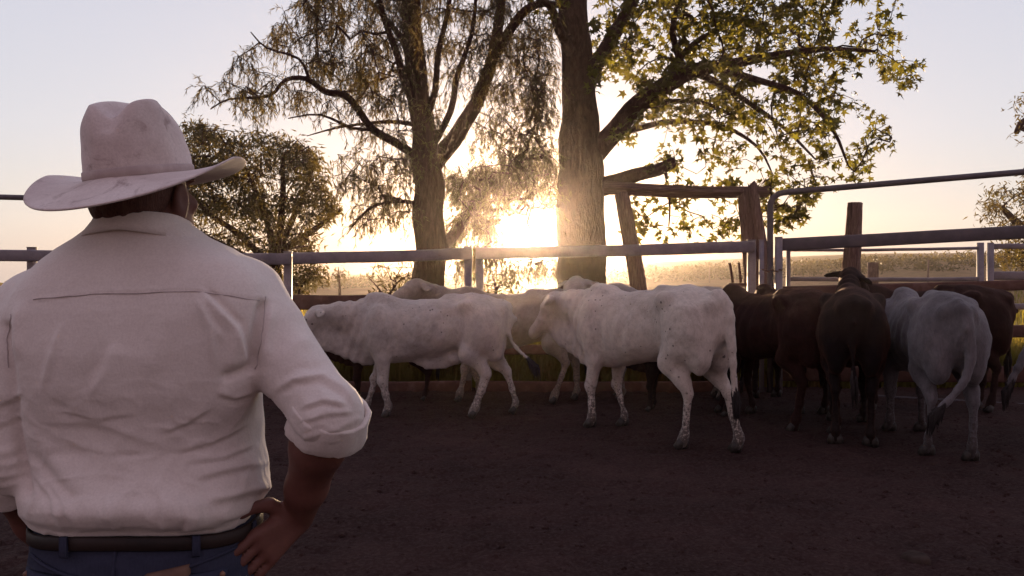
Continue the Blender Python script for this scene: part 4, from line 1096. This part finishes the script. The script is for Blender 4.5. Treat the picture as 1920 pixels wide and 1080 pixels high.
def person():
    HY = R(-9)                                        # head turned to the right
    hc = L3(268, 373, .015)
    hq = Quaternion((0, 0, 1), HY)
    hp = lambda x, y, z: hc + hq @ Vector((x, y, z))
    B = Solid((-.48, -.30, -.01), (.46, .32, 1.86), .0045)
    # head: skull, face, jaw, nose, ears
    B.ell(hp(0, -.012, .040), (.073, .089, .075), .02, hq); B.ell(hp(0, .03, -.03), (.064, .075, .095), .03, hq)
    B.ell(hp(0, .072, -.085), (.038, .034, .030), .025, hq)
    for s_ in (1, -1):
        B.ell(hp(s_ * .050, .035, -.060), (.022, .045, .028), .03, hq)      # jaw
        B.ell(hp(s_ * .045, .070, -.005), (.024, .022, .018), .02, hq)      # cheek
        B.ell(hp(s_ * .081, -.005, -.005), (.010, .022, .034), .006, hq); B.ell(hp(s_ * .090, -.010, .0), (.004, .012, .020), .004, hq, sub=True)
        B.ell(hp(s_ * .031, .090, .026), (.017, .011, .011), .008, hq, sub=True)
        B.ell(hp(s_ * .031, .082, .026), (.013, .012, .010), .004, hq)      # eyeball under the lid
        B.ell(hp(s_ * .033, .090, .045), (.022, .010, .007), .012, hq)      # brow
    B.cap(hp(0, .092, .02), hp(0, .116, -.018), .010, .015, .012)           # nose
    B.ell(hp(0, .096, -.052), (.024, .012, .007), .008, hq); B.ell(hp(0, .094, -.064), (.020, .012, .008), .008, hq)
    # neck, trunk, legs
    B.cap(L3(268, 475, -.005), hp(0, -.012, -.04), .068, .062, .03)
    for a, b_, ra, rb in (((260, 600), (265, 500), .125, .08), ((275, 800), (268, 600), .12, .14), ((280, 1000), (276, 800), .14, .13)):
        B.cap(L3(*a), L3(*b_), ra, rb, .06, (1.05, .72, 1))
    B.cap(L3(130, 560), L3(420, 550), .05, .05, .05)
    for s_ in (1, -1):
        hip = Vector((.005 + s_ * .095, .0, .98)); kn = Vector((.005 + s_ * .125, .015, .52)); an = Vector((.005 + s_ * .14, -.01, .09))
        B.chain([hip, kn, an], [.10, .062, .045], .04)
        B.chain([an, an + Vector((0, .04, -.045)), an + Vector((s_ * .02, .17, -.06))], [.045, .042, .032], .03)
    # arms
    RS, RE, RW = L3(462, 592, 0), L3(612, 780, -.095), L3(560, 966, .035)
    LS, LE, LW = L3(66, 624, 0), L3(6, 850, -.05), L3(92, 1022, .10)
    for S_, E_, W in ((RS, RE, RW), (LS, LE, LW)):
        B.chain([S_, S_.lerp(E_, .5), E_], [.055, .052, .043], .03)
        B.chain([E_, E_.lerp(W, .28), E_.lerp(W, .7), W], [.042, .048, .037, .030], .02)
    def hand(W, E_, palm_dir, across, finger_dir, curl_dir, thumb_dir):
        """palm with four unequal bent fingers and a thumb from its side"""
        pd = palm_dir.normalized(); ac = across.normalized(); kn = W + pd * .092
        for i, o_ in enumerate((-.030, -.010, .011, .030)):
            B.cap(W + ac * o_ * .55 + pd * .01, kn + ac * o_ - pd * (.004 * abs(i - 1.3)), .017, .0125, .012)
        for i, (o_, ln) in enumerate(((-.032, .068), (-.011, .078), (.011, .073), (.031, .056))):
            a = kn + ac * o_ * 1.06 - pd * (.004 * abs(i - 1.3)); f1 = (finger_dir * (1 - .06 * i) + curl_dir * (.25 + .08 * i) + ac * o_ * 3).normalized()
            b1 = a + f1 * ln * .52; f2 = (f1 + curl_dir * .55).normalized(); b2 = b1 + f2 * ln * .36; f3 = (f2 + curl_dir * .5).normalized(); b3 = b2 + f3 * ln * .26
            B.chain([a, b1, b2, b3], [.0105, .0095, .0085, .0072], .003)
        a = W + pd * .022 - ac * .024; b1 = a + (thumb_dir * .8 + pd * .5).normalized() * .040; b2 = b1 + (thumb_dir * .5 + pd * .8).normalized() * .032; b3 = b2 + (thumb_dir * .2 + pd).normalized() * .026
        B.chain([a, b1, b2, b3], [.017, .0135, .0115, .0095], .006)
    hand(RW, RE, Vector((-.50, -.62, -.42)), Vector((.25, .30, -.75)), Vector((-.42, -.55, -.62)), Vector((-.55, .25, -.15)), Vector((-.25, -.15, .85)))
    hand(LW, LE, Vector((.55, .55, -.35)), Vector((.2, .25, -.8)), Vector((.75, .35, -.35)), Vector((.3, -.6, -.1)), Vector((.25, .2, .85)))
    V, Fc = B.surface(); V = relax(V, Fc, 2, .4)
    body = mesh_obj('person', V, Fc, M_skin)
    tag(body, 'man in a cream shirt, blue jeans and pale wide brimmed hat, hands on hips', 'person')

    # ---------------- shirt
    S = Solid((-.45, -.27, 1.04), (.47, .24, 1.70), .0040)
    X, Y, Z, sl = S.grids((-.46, -.28, 1.0), (.48, .25, 1.71))
    rows = [  # pixel row, left, right, back depth, front depth
        (395, 200, 338, .064, .070), (420, 184, 354, .074, .075), (445, 152, 388, .086, .08), (465, 122, 432, .098, .09), (492, 90, 476, .112, .10), (530, 52, 500, .125, .11),
        (580, 20, 505, .140, .12), (650, 10, 490, .150, .128), (720, 14, 482, .146, .132), (775, 26, 482, .130, .135), (825, 38, 484, .123, .135), (868, 48, 496, .134, .14), (908, 58, 494, .154, .142), (936, 64, 484, .152, .138), (954, 74, 474, .134, .128), (985, 88, 468, .122, .124)]
    A = np.array(rows, float); zr = H - (A[:, 0] - CY) / SC_; o_ = np.argsort(zr); zz = zr[o_]
    ip = lambda c: np.interp(Z, zz, c[o_])
    xl, xr = ip((A[:, 1] - PX0) / SC_), ip((A[:, 2] - PX0) / SC_); yb, yf = ip(A[:, 3]), ip(A[:, 4])
    cx, hx = (xl + xr) / 2, (xr - xl) / 2; dep = np.where(Y < 0, yb, yf)
    q = (np.abs((X - cx) / hx) ** 2.5 + np.abs(Y / dep) ** 2.5) ** (1 / 2.5)
    S.put(np.maximum((q - 1) * np.minimum(hx, dep) * .8, np.maximum(Z - 1.655 - .12 * np.minimum(0, -Y) , 1.098 - Z)).astype(np.float32), 0, sl)
    S.ell(L3(150, 640, -.075), (.10, .06, .13), .06); S.ell(L3(395, 630, -.075), (.10, .06, .13), .06)        # shoulder blades
    S.chain([L3(452, 566, 0), L3(496, 622, -.025), RE], [.084, .069, .058], .014)
    S.cap(RE, RE.lerp(RW, .12), .060, .055, .02); S.ell(L3(642, 774, -.10), (.026, .028, .024), .03)
    S.chain([L3(78, 595, 0), LS + Vector((0, 0, -.04)), LE], [.085, .083, .072], .025); S.cap(LE, LE.lerp(LW, .2), .068, .062, .02)
    for E_, W, u in ((RE, RW, .05), (LE, LW, .15)):
        n_ = (W - E_).normalized(); c_ = E_.lerp(W, u)
        X, Y, Z, sl = S.grids(c_ - Vector((.12,) * 3), c_ + Vector((.12,) * 3))
        pl = ((X - c_.x) * n_.x + (Y - c_.y) * n_.y + (Z - c_.z) * n_.z); rr_ = np.sqrt((X - c_.x) ** 2 + (Y - c_.y) ** 2 + (Z - c_.z) ** 2)
        cur = S.d[sl]; S.d[sl] = np.where(rr_ < .105, np.maximum(cur, pl), cur).astype(np.float32)
    V, Fc = S.surface(); V = relax(V, Fc, 2, .5)
    # flat sleeve ends
    N = vnormals(V, Fc)
    dd_ = PD + V[:, 1]; px, py = CX + (V[:, 0] + (PX0 - CX) / SC_) / dd_ * F, CY - (V[:, 2] - H) / dd_ * F
    back = np.clip(-V[:, 1] / .05, 0, 1) * np.clip((-N[:, 1] + .35) / .6, 0, 1)
    def seg(pts):
        best = np.full(len(V), 1e9); tt = np.zeros(len(V)); sd = np.zeros(len(V)); n = len(pts) - 1
        for i in range(n):
            ax_, ay = pts[i]; bx, by = pts[i + 1]; dx, dy = bx - ax_, by - ay; l2 = dx * dx + dy * dy
            t = np.clip(((px - ax_) * dx + (py - ay) * dy) / l2, 0, 1)
            d = np.hypot(px - ax_ - t * dx, py - ay - t * dy); m = d < best
            best[m] = d[m]; tt[m] = (i + t[m]) / n; sd[m] = np.sign(((px - ax_) * dy - (py - ay) * dx))[m]
        return best, tt, sd
    disp = np.zeros(len(V))
    def ridge(pts, w, amp, end=.25):
        d, t, _ = seg(pts); disp[:] += amp * .001 * np.exp(-(d / w) ** 2) * np.clip(np.minimum(t, 1 - t) / end, 0.05, 1)
    def fold(pts, w, amp, end=.2):
        """soft on one side, sharp drop on the other"""
        d, t, s_ = seg(pts); sgn = d * s_
        pr = np.where(sgn > 0, np.exp(-(sgn / (w * 2.2))), np.exp(-(-sgn / (w * .45)))) - .5 * np.exp(-((sgn + w * 1.1) / (w * .8)) ** 2)
        disp[:] += amp * .001 * pr * np.clip(np.minimum(t, 1 - t) / end, 0.05, 1)
    # yoke seam and box pleat
    fold([(60, 566), (180, 547), (372, 543), (500, 562)], 2.2, 1.6, .05)
    fold([(470, 690), (445, 615), (376, 544)], 9, 9.0, .12); ridge([(372, 548), (392, 610), (405, 700)], 9, 4.5)
    ridge([(330, 552), (300, 640), (270, 720)], 26, 4); fold([(425, 640), (390, 600), (365, 552)], 8, 3)
    # armhole folds
    ridge([(494, 560), (484, 610), (478, 660), (466, 705)], 9, -15, .1); ridge([(508, 570), (500, 630), (494, 690)], 13, 8)
    ridge([(470, 690), (440, 702), (410, 712)], 9, -9); fold([(405, 735), (440, 745), (480, 735)], 8, 5); ridge([(455, 600), (440, 660), (430, 700)], 15, 5)
    ridge([(14, 600), (12, 660), (22, 740), (40, 840), (52, 940)], 9, -12, .05); ridge([(40, 560), (30, 620), (38, 680)], 12, 6)
    # long drapes
    ridge([(118, 600), (96, 670), (74, 748)], 6, 4.5); fold([(215, 640), (200, 690), (165, 745)], 16, 5.5)
    ridge([(30, 770), (75, 830), (130, 890), (205, 945)], 26, 10); ridge([(60, 840), (110, 905), (160, 965)], 11, -5)
    ridge([(268, 890), (225, 940), (190, 990)], 20, 8); ridge([(268, 890), (320, 940), (395, 985)], 22, 8); ridge([(240, 860), (150, 790), (80, 740)], 16, -4)
    fold([(80, 790), (200, 800), (290, 830)], 10, 2.5); ridge([(305, 700), (330, 780), (320, 850)], 24, 3)
    for pts, w, a in (([(300, 810), (350, 790), (400, 760)], 6, 3.5), ([(330, 845), (400, 825), (470, 790)], 7, 4), ([(345, 868), (420, 858), (485, 830)], 6, 4), ([(360, 900), (430, 880), (495, 868)], 8, 5), ([(380, 940), (450, 925), (515, 905)], 9, 6),
                      ([(400, 968), (450, 958), (500, 938)], 7, 5), ([(110, 770), (180, 785), (260, 775)], 6, 2.5), ([(120, 830), (200, 850), (270, 845)], 7, 2.5), ([(60, 885), (100, 935), (120, 980)], 7, 4), ([(90, 900), (130, 950), (150, 990)], 6, 4),
                      ([(200, 930), (215, 965), (220, 995)], 6, 3), ([(300, 920), (310, 960), (305, 995)], 7, 3), ([(350, 940), (352, 970), (345, 995)], 6, 3)):
        fold(pts, w, a)
    # sleeve: rings round the elbow
    fold([(502, 742), (548, 712), (600, 706), (645, 735), (668, 768)], 9, 7); fold([(560, 768), (605, 752), (655, 762)], 6, 6); ridge([(508, 690), (560, 640), (590, 640)], 14, 4); ridge([(515, 720), (560, 690), (620, 690)], 10, -4)
    fold([(556, 795), (610, 778), (670, 772)], 5, 4.5); ridge([(560, 822), (620, 808), (680, 782)], 6, 3)
    fold([(0, 760), (20, 750), (40, 735)], 7, 5); fold([(-10, 800), (15, 790), (44, 780)], 7, 4); ridge([(-40, 640), (-10, 720), (5, 800)], 12, 5)
    for y_ in (850, 872, 893, 912): ridge([(-40, y_ + 3), (10, y_), (50, y_ - 10)], 5, 2.5)
    # shirt tail pouched out over the hip
    disp += .030 * np.exp(-((px - 520) / 28) ** 2 - ((py - 922) / 22) ** 2) + .014 * np.exp(-((py - 962) / 24) ** 2) * np.exp(-((px - 260) / 190) ** 4)
    disp *= 1.05 * np.clip(back * 1.2 + (np.hypot(px - 520, py - 922) < 60) * .8, 0, 1)
    wr = vnoise(V * np.array((26, 26, 11.0)), 3); wr2 = 1 - np.abs(vnoise(V * np.array((17, 17, 30.0)) + .6 * vnoise(V * 14, 8)[:, None], 5)) * 2
    low = np.clip((py - 620) / 200, .25, 1)
    disp += (.0011 * wr + .0022 * np.clip(wr2, 0, 1) ** 4 * low) + .0015 * np.clip(1 - 2.2 * np.abs(vnoise(V * np.array((34, 34, 22.0)) + 1.2 * vnoise(V * 9, 12)[:, None], 13)), 0, 1) * low + .004 * vnoise(V * 8, 6)
    V = V + N * disp[:, None]
    V = relax(V, Fc, 1, .25)
    shirt = mesh_obj('shirt', V, Fc, M_shirt, body)
    for E_, W, u0, u1, r0, r1, sd_, fl in ((RE, RW, -.09, .14, .0600, .0615, 3, L3(680, 783, -.10)), (LE, LW, .04, .30, .064, .064, 9, None)):
        ax_ = (W - E_).normalized(); a0_, a1_ = E_.lerp(W, u0), E_.lerp(W, u1); sx_ = ax_.orthogonal().normalized(); sy_ = ax_.cross(sx_); v, f = [], []; n = 56
        prof = [(0, -.006), (.0, .002), (.06, .0040), (.35, .0030), (.55, .0045), (.8, .0030), (.97, .0038), (1, .0025), (1, -.001), (.9, -.008)]
        for i in range(n):
            a = 2 * math.pi * i / n; dr = sx_ * math.cos(a) + sy_ * math.sin(a)
            for u, o in prof:
                q_ = a0_.lerp(a1_, u); w_ = 1 + .09 * mnoise.noise(Vector((math.cos(a) * 2.2, math.sin(a) * 2.2, u * 2.5 + sd_))) + .045 * mnoise.noise(Vector((math.cos(a) * 6, math.sin(a) * 6, u * 5 + sd_)))
                p_ = q_ + dr * ((r0 + (r1 - r0) * u + o) * w_) + ax_ * .006 * mnoise.noise(Vector((math.cos(a) * 1.5, math.sin(a) * 1.5, sd_ + 7.)))
                if fl is not None:                     # the cuff juts out at the point of the elbow
                    k_ = max(0, dr.dot((fl - E_).normalized())) ** 3; p_ += dr * .012 * k_
                v.append(tuple(p_))
        k = len(prof)
        for i in range(n):
            for j in range(k): f.append((i * k + j, i * k + (j + 1) % k, ((i + 1) % n) * k + (j + 1) % k, ((i + 1) % n) * k + j))
        mesh_obj('cuff', v, f, M_shirt, shirt)
    def on_back(pts, th, name='seam', out_=.0012):
        mb = MB(); path = []
        pxx, pyy = V[:, 0], V[:, 2]; cand = np.where(N[:, 1] < -.05)[0]; Vc = V[cand]
        cpx = CX + (Vc[:, 0] + (PX0 - CX) / SC_) / (PD + Vc[:, 1]) * F; cpy = CY - (Vc[:, 2] - H) / (PD + Vc[:, 1]) * F
        n_ = 40
        for i in range(n_ + 1):
            u = i / n_ * (len(pts) - 1); j = min(int(u), len(pts) - 2); x = pts[j][0] + (pts[j + 1][0] - pts[j][0]) * (u - j); y = pts[j][1] + (pts[j + 1][1] - pts[j][1]) * (u - j)
            k = np.argmin((cpx - x) ** 2 + (cpy - y) ** 2); path.append(Vector(Vc[k]) + Vector(N[cand[k]]) * out_)
        for _ in range(3): path = [path[0]] + [(path[i - 1] + path[i] * 2 + path[i + 1]) / 4 for i in range(1, n_)] + [path[-1]]
        mb.tube(path, th, 5); return mb.build(name, M_seam, shirt)
    on_back([(64, 562), (180, 551), (374, 547), (486, 563)], .0009)
    on_back([(497, 556), (494, 600), (489, 640), (480, 690)], .0009)
    on_back([(22, 590), (14, 640), (18, 690)], .0009)
    # collar: folded band round the neck
    v = []; f = []; n = 64
    prof = [(0, .0, 0), (.08, .003, .003), (.3, .008, .005), (.6, .018, .005), (1, .032, .004), (1, .029, -.002), (.6, .014, -.002), (.2, .003, -.003)]
    for i in range(n):
        a = 2 * math.pi * i / n; fr = (1 + math.sin(a)) / 2                 # 1 at the front
        top = L3(268, 400, -.07).z + .004 - .03 * fr ** 2; drop = .034 + .026 * fr + .010 * abs(math.cos(a))
        cx_ = (268 - PX0) / SC_
        for u, ro, pr in prof:
            v.append((cx_ + (.073 + ro * 1.15 + pr) * math.cos(a), -.004 + (.066 + ro * .7 + pr) * math.sin(a), top - u * drop + .004 * math.sin(min(1, u * 4) * math.pi)))
    k = len(prof)
    for i in range(n):
        for j in range(k):
            a, b_ = i * k + j, ((i + 1) % n) * k + j; c, d = ((i + 1) % n) * k + (j + 1) % k, i * k + (j + 1) % k
            f.append((a, b_, c, d))
    mesh_obj('collar', v, f, M_shirt, shirt)

    # ---------------- jeans, belt
    J = Solid((-.34, -.24, .05), (.34, .24, 1.12), .007)
    X, Y, Z, sl = J.grids((-.35, -.25, .70), (.35, .25, 1.12))
    zs = np.array([.73, .83, .91, .99, 1.05, 1.102]); hw = np.array([.19, .205, .212, .208, .200, .195]); db = np.array([.09, .135, .15, .145, .133, .126]); df = np.array([.08, .10, .11, .115, .12, .12])
    hx, yb, yf = np.interp(Z, zs, hw), np.interp(Z, zs, db), np.interp(Z, zs, df)
    dep = np.where(Y < 0, yb, yf); q = (np.abs((X - .005) / hx) ** 2.4 + np.abs(Y / dep) ** 2.4) ** (1 / 2.4)
    d = np.maximum((q - 1) * np.minimum(hx, dep) * .8, np.maximum(Z - 1.100, .76 - Z)); J.put(d.astype(np.float32), 0, sl)
    for s_ in (1, -1):
        J.chain([Vector((.005 + s_ * .098, -.01, .88)), Vector((.005 + s_ * .125, .012, .52)), Vector((.005 + s_ * .142, -.01, .09))], [.108, .082, .075], .03)
        J.ell((.005 + s_ * .095, -.085, .90), (.10, .075, .10), .04)
    V, Fc = J.surface(); V = relax(V, Fc, 2); N = vnormals(V, Fc)
    V = V + N * (.0035 * vnoise(V * np.array((18, 18, 30)), 4) + .002 * vnoise(V * 45, 2))[:, None]
    jeans = mesh_obj('jeans', V, Fc, M_denim, body)
    def backy(x, z):
        h_, b_ = np.interp(z, zs, hw), np.interp(z, zs, db); u = min(1, abs((x - .005) / h_)); return -b_ * (1 - u ** 2.4) ** (1 / 2.4)
    def ribbon(px_pts, half, thick, n=24, out_=.003):
        mb = MB(); pts = []
        for i in range(n + 1):
            u = i / n * (len(px_pts) - 1); j = min(int(u), len(px_pts) - 2); a, b_ = px_pts[j], px_pts[j + 1]
            p = L3(a[0] + (b_[0] - a[0]) * (u - j), a[1] + (b_[1] - a[1]) * (u - j)); pts.append(Vector((p.x, backy(p.x, p.z) - out_, p.z)))
        mb.tube(pts, thick, 6); return mb
    for pts in ([(90, 1005), (200, 1030), (280, 1040), (360, 1030), (470, 1003)], [(282, 970), (281, 1020), (281, 1080)]):
        ribbon(pts, 0, .0032).build('seam', M_denim, jeans)
    for cxp in (172, 388):                                 # back pockets
        z1 = L3(0, 1032).z; x0 = (cxp - PX0) / SC_; v = []; f = []; nx, nz = 8, 9
        for j in range(nz + 1):
            for i in range(nx + 1):
                u = i / nx * 2 - 1; z = z1 - j / nz * .15; x = x0 + u * .070 * (1 - .12 * j / nz); z += (-.022 * (1 - abs(u)) if j == nz else 0) 
                v.append((x, backy(x, z) - .010 - .004 * (1 - abs(u) ** 6), z))
        m_ = len(v); v += [(x, y + .016, z) for x, y, z in v]
        for j in range(nz):
            for i in range(nx):
                a = j * (nx + 1) + i; f += [(a, a + nx + 1, a + nx + 2, a + 1), (m_ + a, m_ + a + 1, m_ + a + nx + 2, m_ + a + nx + 1)]
        edge = [i for i in range(nx + 1)] + [j * (nx + 1) + nx for j in range(1, nz + 1)] + [nz * (nx + 1) + i for i in range(nx - 1, -1, -1)] + [j * (nx + 1) for j in range(nz - 1, 0, -1)]
        for a, b_ in zip(edge, edge[1:] + edge[:1]): f.append((a, b_, b_ + m_, a + m_))
        pk = mesh_obj('back_pocket', v, f, M_denim, jeans)
        for sx_ in (-1, 1):
            x = x0 + sx_ * .064; r_ = Solid((x - .02, -.22, z1 - .03), (x + .02, -.05, z1 + .02), .0035)
            r_.ell((x, backy(x, z1 - .008) - .011, z1 - .008), (.0065, .004, .0065), 0); mesh_obj('rivet', *r_.surface(), M_copper, pk)
    # leather patch
    v = []; f = []
    for j in range(5):
        for i in range(7):
            p = Vector((.062 + .066 * i / 6 + .004 * j / 4, 0, 1.040 - .037 * j / 4 + .010 * i / 6)); v.append((p.x, backy(p.x, p.z) - .012, p.z))
    m_ = len(v); v += [(x, y + .012, z) for x, y, z in v]
    for j in range(4):
        for i in range(6):
            a = j * 7 + i; f += [(a, a + 7, a + 8, a + 1)]
    edge = list(range(7)) + [j * 7 + 6 for j in range(1, 5)] + [28 + i for i in range(5, -1, -1)] + [j * 7 for j in range(3, 0, -1)]
    for a, b_ in zip(edge, edge[1:] + edge[:1]): f.append((a, b_, b_ + m_, a + m_))
    mesh_obj('leather_patch', v, f, M_patch, jeans)
    # belt and loops
    def ring(zc, hgt, grow, th, name, m, parent, a0=0, a1=360, n=72):
        v = []; f = []; full = a1 - a0 >= 360; cnt = n if full else n + 1
        for i in range(cnt):
            a = R(a0 + (a1 - a0) * i / n); c, s_ = math.cos(a), math.sin(a)
            for g_, z in ((grow, zc - hgt / 2), (grow + th, zc - hgt / 2 + .003), (grow + th, zc + hgt / 2 - .003), (grow, zc + hgt / 2)):
                hx_, dd = np.interp(zc, zs, hw) + g_, (np.interp(zc, zs, db) if s_ < 0 else np.interp(zc, zs, df)) + g_
                e = 2 / 2.4
                v.append((.005 + hx_ * math.copysign(abs(c) ** e, c), dd * math.copysign(abs(s_) ** e, s_), z + .004 * math.sin(3 * a)))
        for i in range(cnt if full else cnt - 1):
            for j in range(4):
                a, b_ = i * 4 + j, ((i + 1) % cnt) * 4 + j; c, d = ((i + 1) % cnt) * 4 + (j + 1) % 4, i * 4 + (j + 1) % 4
                f.append((a, b_, c, d))
        if not full: f += [(0, 3, 2, 1), tuple((cnt - 1) * 4 + q for q in (0, 1, 2, 3))]
        return mesh_obj(name, v, f, m, parent)
    belt = ring(1.086, .026, .006, .004, 'belt', M_belt, body)
    for a in (250, 306, 190, 350, 60, 120): ring(1.082, .038, .0115, .003, 'belt_loop', M_denim, jeans, a - 2.2, a + 2.2, 4)
    # boots
    for s_ in (1, -1):
        b_ = Solid((-.30, -.16, -.005), (.30, .30, .20), .008); an = Vector((.005 + s_ * .14, -.01, .09))
        b_.cap(an + Vector((0, 0, .06)), an, .058, .055, .02); b_.chain([an + Vector((0, -.015, -.045)), an + Vector((s_ * .008, .09, -.045)), an + Vector((s_ * .022, .20, -.058))], [.045, .046, .034], .03, (1.05, 1, 1))
        b_.cap(an + Vector((0, -.025, -.075)), an + Vector((s_ * .02, .19, -.082)), .030, .030, .01, (1.3, 1, .35))
        mesh_obj('boot', *b_.surface(), M_belt, body)
    # hair: close cap on the back of the head and short sideburns
    hs = Solid(tuple(hc - Vector((.13, .14, .13))), tuple(hc + Vector((.13, .12, .15))), .005)
    hs.ell(hp(0, -.012, .036), (.0765, .092, .078), .01, hq); hs.ell(hp(0, -.050, -.012), (.066, .052, .058), .03, hq)
    hs.ell(hp(0, .115, .0), (.11, .085, .16), .01, hq, sub=True)
    hs.d = np.maximum(hs.d, hs.Z - (hc.z + .030) + 0 * hs.X + 0 * hs.Y).astype(np.float32); V, Fc = hs.surface(); V = relax(V, Fc, 1); N = vnormals(V, Fc); V = V + N * (.0025 * vnoise(V * np.array((140, 140, 40.0)), 2))[:, None]
    mesh_obj('hair', V, Fc, M_hair, body)
    # eyes
    for s_ in (1, -1):
        e_ = Solid(tuple(hp(s_ * .031, .085, .026) - Vector((.02,) * 3)), tuple(hp(s_ * .031, .085, .026) + Vector((.02,) * 3)), .003); e_.ell(hp(s_ * .031, .083, .026), (.0125, .0125, .0095), 0, hq); mesh_obj('eye', *e_.surface(), M_eye, body)

    # ---------------- hat
    hat_q = Quaternion((0, 1, 0), R(-6)) @ Quaternion((1, 0, 0), R(7)) @ Quaternion((0, 0, 1), R(-7))
    hat_c = L3(264, 332, -.004)
    n, v, f = 128, [], []
    def brim_z(a, u):
        aa = abs(math.atan2(math.sin(a), math.cos(a)))       # 0 front, 90 side, 180 back
        side = max(0, math.cos(aa - R(68))) ** 2.2 * (.55 if math.sin(a) > 0 else .62)
        back = max(0, -math.cos(aa)) ** 1.2; front = max(0, math.cos(aa)) ** 2
        tip = max(0, math.cos(aa - R(85))) ** 6
        return .024 * side * u ** 1.7 + .009 * tip * max(0, u - .6) ** 1.5 / .35 - .046 * back * u ** .9 - .020 * front * u + .0025 * math.sin(3 * a + 1) * u
    def brim_r(a, u):
        ra, rb = .087, .101
        Ra, Rb = .186, .200
        r0 = 1 / math.sqrt((math.sin(a) / ra) ** 2 + (math.cos(a) / rb) ** 2); r1 = 1 / math.sqrt((math.sin(a) / Ra) ** 2 + (math.cos(a) / Rb) ** 2)
        return r0 + (r1 - r0) * u
    nu = 18; th = .0042
    ringsB = [(u / nu, th / 2) for u in range(nu + 1)] + [(1.0, 0)] + [(u / nu, -th / 2) for u in range(nu, -1, -1)]
    for i in range(n):
        a = 2 * math.pi * i / n
        for u, o in ringsB:
            r = brim_r(a, u) + (.002 if o == 0 else 0); v.append((r * math.sin(a), r * math.cos(a), brim_z(a, u) + o))
    k = len(ringsB)
    for i in range(n):
        for j in range(k - 1):
            a, b_ = i * k + j, ((i + 1) % n) * k + j; f.append((a, a + 1, b_ + 1, b_))
    mxh = hat_q.to_matrix()
    tr = lambda v: [tuple(hat_c + mxh @ Vector(p)) for p in v]
    hat = mesh_obj('hat', tr(v), f, M_felt, body)
    # crown with centre crease and two side dents
    v, f = [], []; ns, ntop = 26, 22; Hc = .138
    def crown_pt(a, t):
        """t 0..1 up the wall, 1..2 over the top"""
        sn, cs = math.sin(a), math.cos(a); e = 2 / 2.25
        ex, ey = math.copysign(abs(sn) ** e, sn), math.copysign(abs(cs) ** e, cs)
        if t <= 1:
            w = 1 - .14 * t - .18 * t ** 5 ; z = Hc * (t ** .92) * .93
            x, y = .0875 * ex * w, .1025 * ey * (1 - .07 * t - .16 * t ** 6)
            s = 1
        else:
            s = 2 - t; x, y = .0875 * ex * .68 * s, .1025 * ey * .77 * s; z = Hc * (.93 + .07 * (1 - s ** 2.2))
        top = max(0, min(1, (t - .45) / .45)); top = top * top * (3 - 2 * top)
        yy = y / .09
        crease = math.exp(-((x - .010) / .024) ** 2) * .027 * (1 if yy > -.6 else max(.8, 1 + (yy + .6) * .9))
        bumpz = .009 * math.exp(-((abs(x - .010) - .038) / .022) ** 2)
        dent = .020 * math.exp(-((y - .045) / .040) ** 2) * math.exp(-((t - 1.0) / .35) ** 2)
        z = z + top * (bumpz - crease) - .010 * top * max(0, -yy) * .5
        x -= math.copysign(dent, x) * min(1, abs(x) / .03)
        wob = .0022 * mnoise.noise(Vector((x * 30, y * 30, z * 26))); x += wob * sn; y += wob * cs
        return (x, y, z)
    tl = [i / ns for i in range(ns + 1)] + [1 + (i + 1) / ntop for i in range(ntop - 1)]
    for i in range(n):
        for t in tl: v.append(crown_pt(2 * math.pi * i / n, t))
    k = len(tl)
    for i in range(n):
        for j in range(k - 1):
            a, b_ = i * k + j, ((i + 1) % n) * k + j; f.append((a, a + 1, b_ + 1, b_))
    v.append(crown_pt(0, 1.9999)); f += [(i * k + k - 1, len(v) - 1, ((i + 1) % n) * k + k - 1) for i in range(n)]
    mesh_obj('crown', tr(v), f, M_felt, hat)
    v, f = [], []
    for i in range(n):
        a = 2 * math.pi * i / n
        for t, g_ in ((.0, .0008), (.02, .0022), (.09, .0024), (.105, .0004)):
            x, y, z = crown_pt(a, t); l = math.hypot(x, y); v.append((x * (1 + g_ / l), y * (1 + g_ / l), z))
    for i in range(n):
        for j in range(3):
            a, b_ = i * 4 + j, ((i + 1) % n) * 4 + j; f.append((a, a + 1, b_ + 1, b_))
    mesh_obj('hat_band', tr(v), f, M_band, hat)
    body.location = ((PX0 - CX) / SC_, PD, 0)
    return body
person()
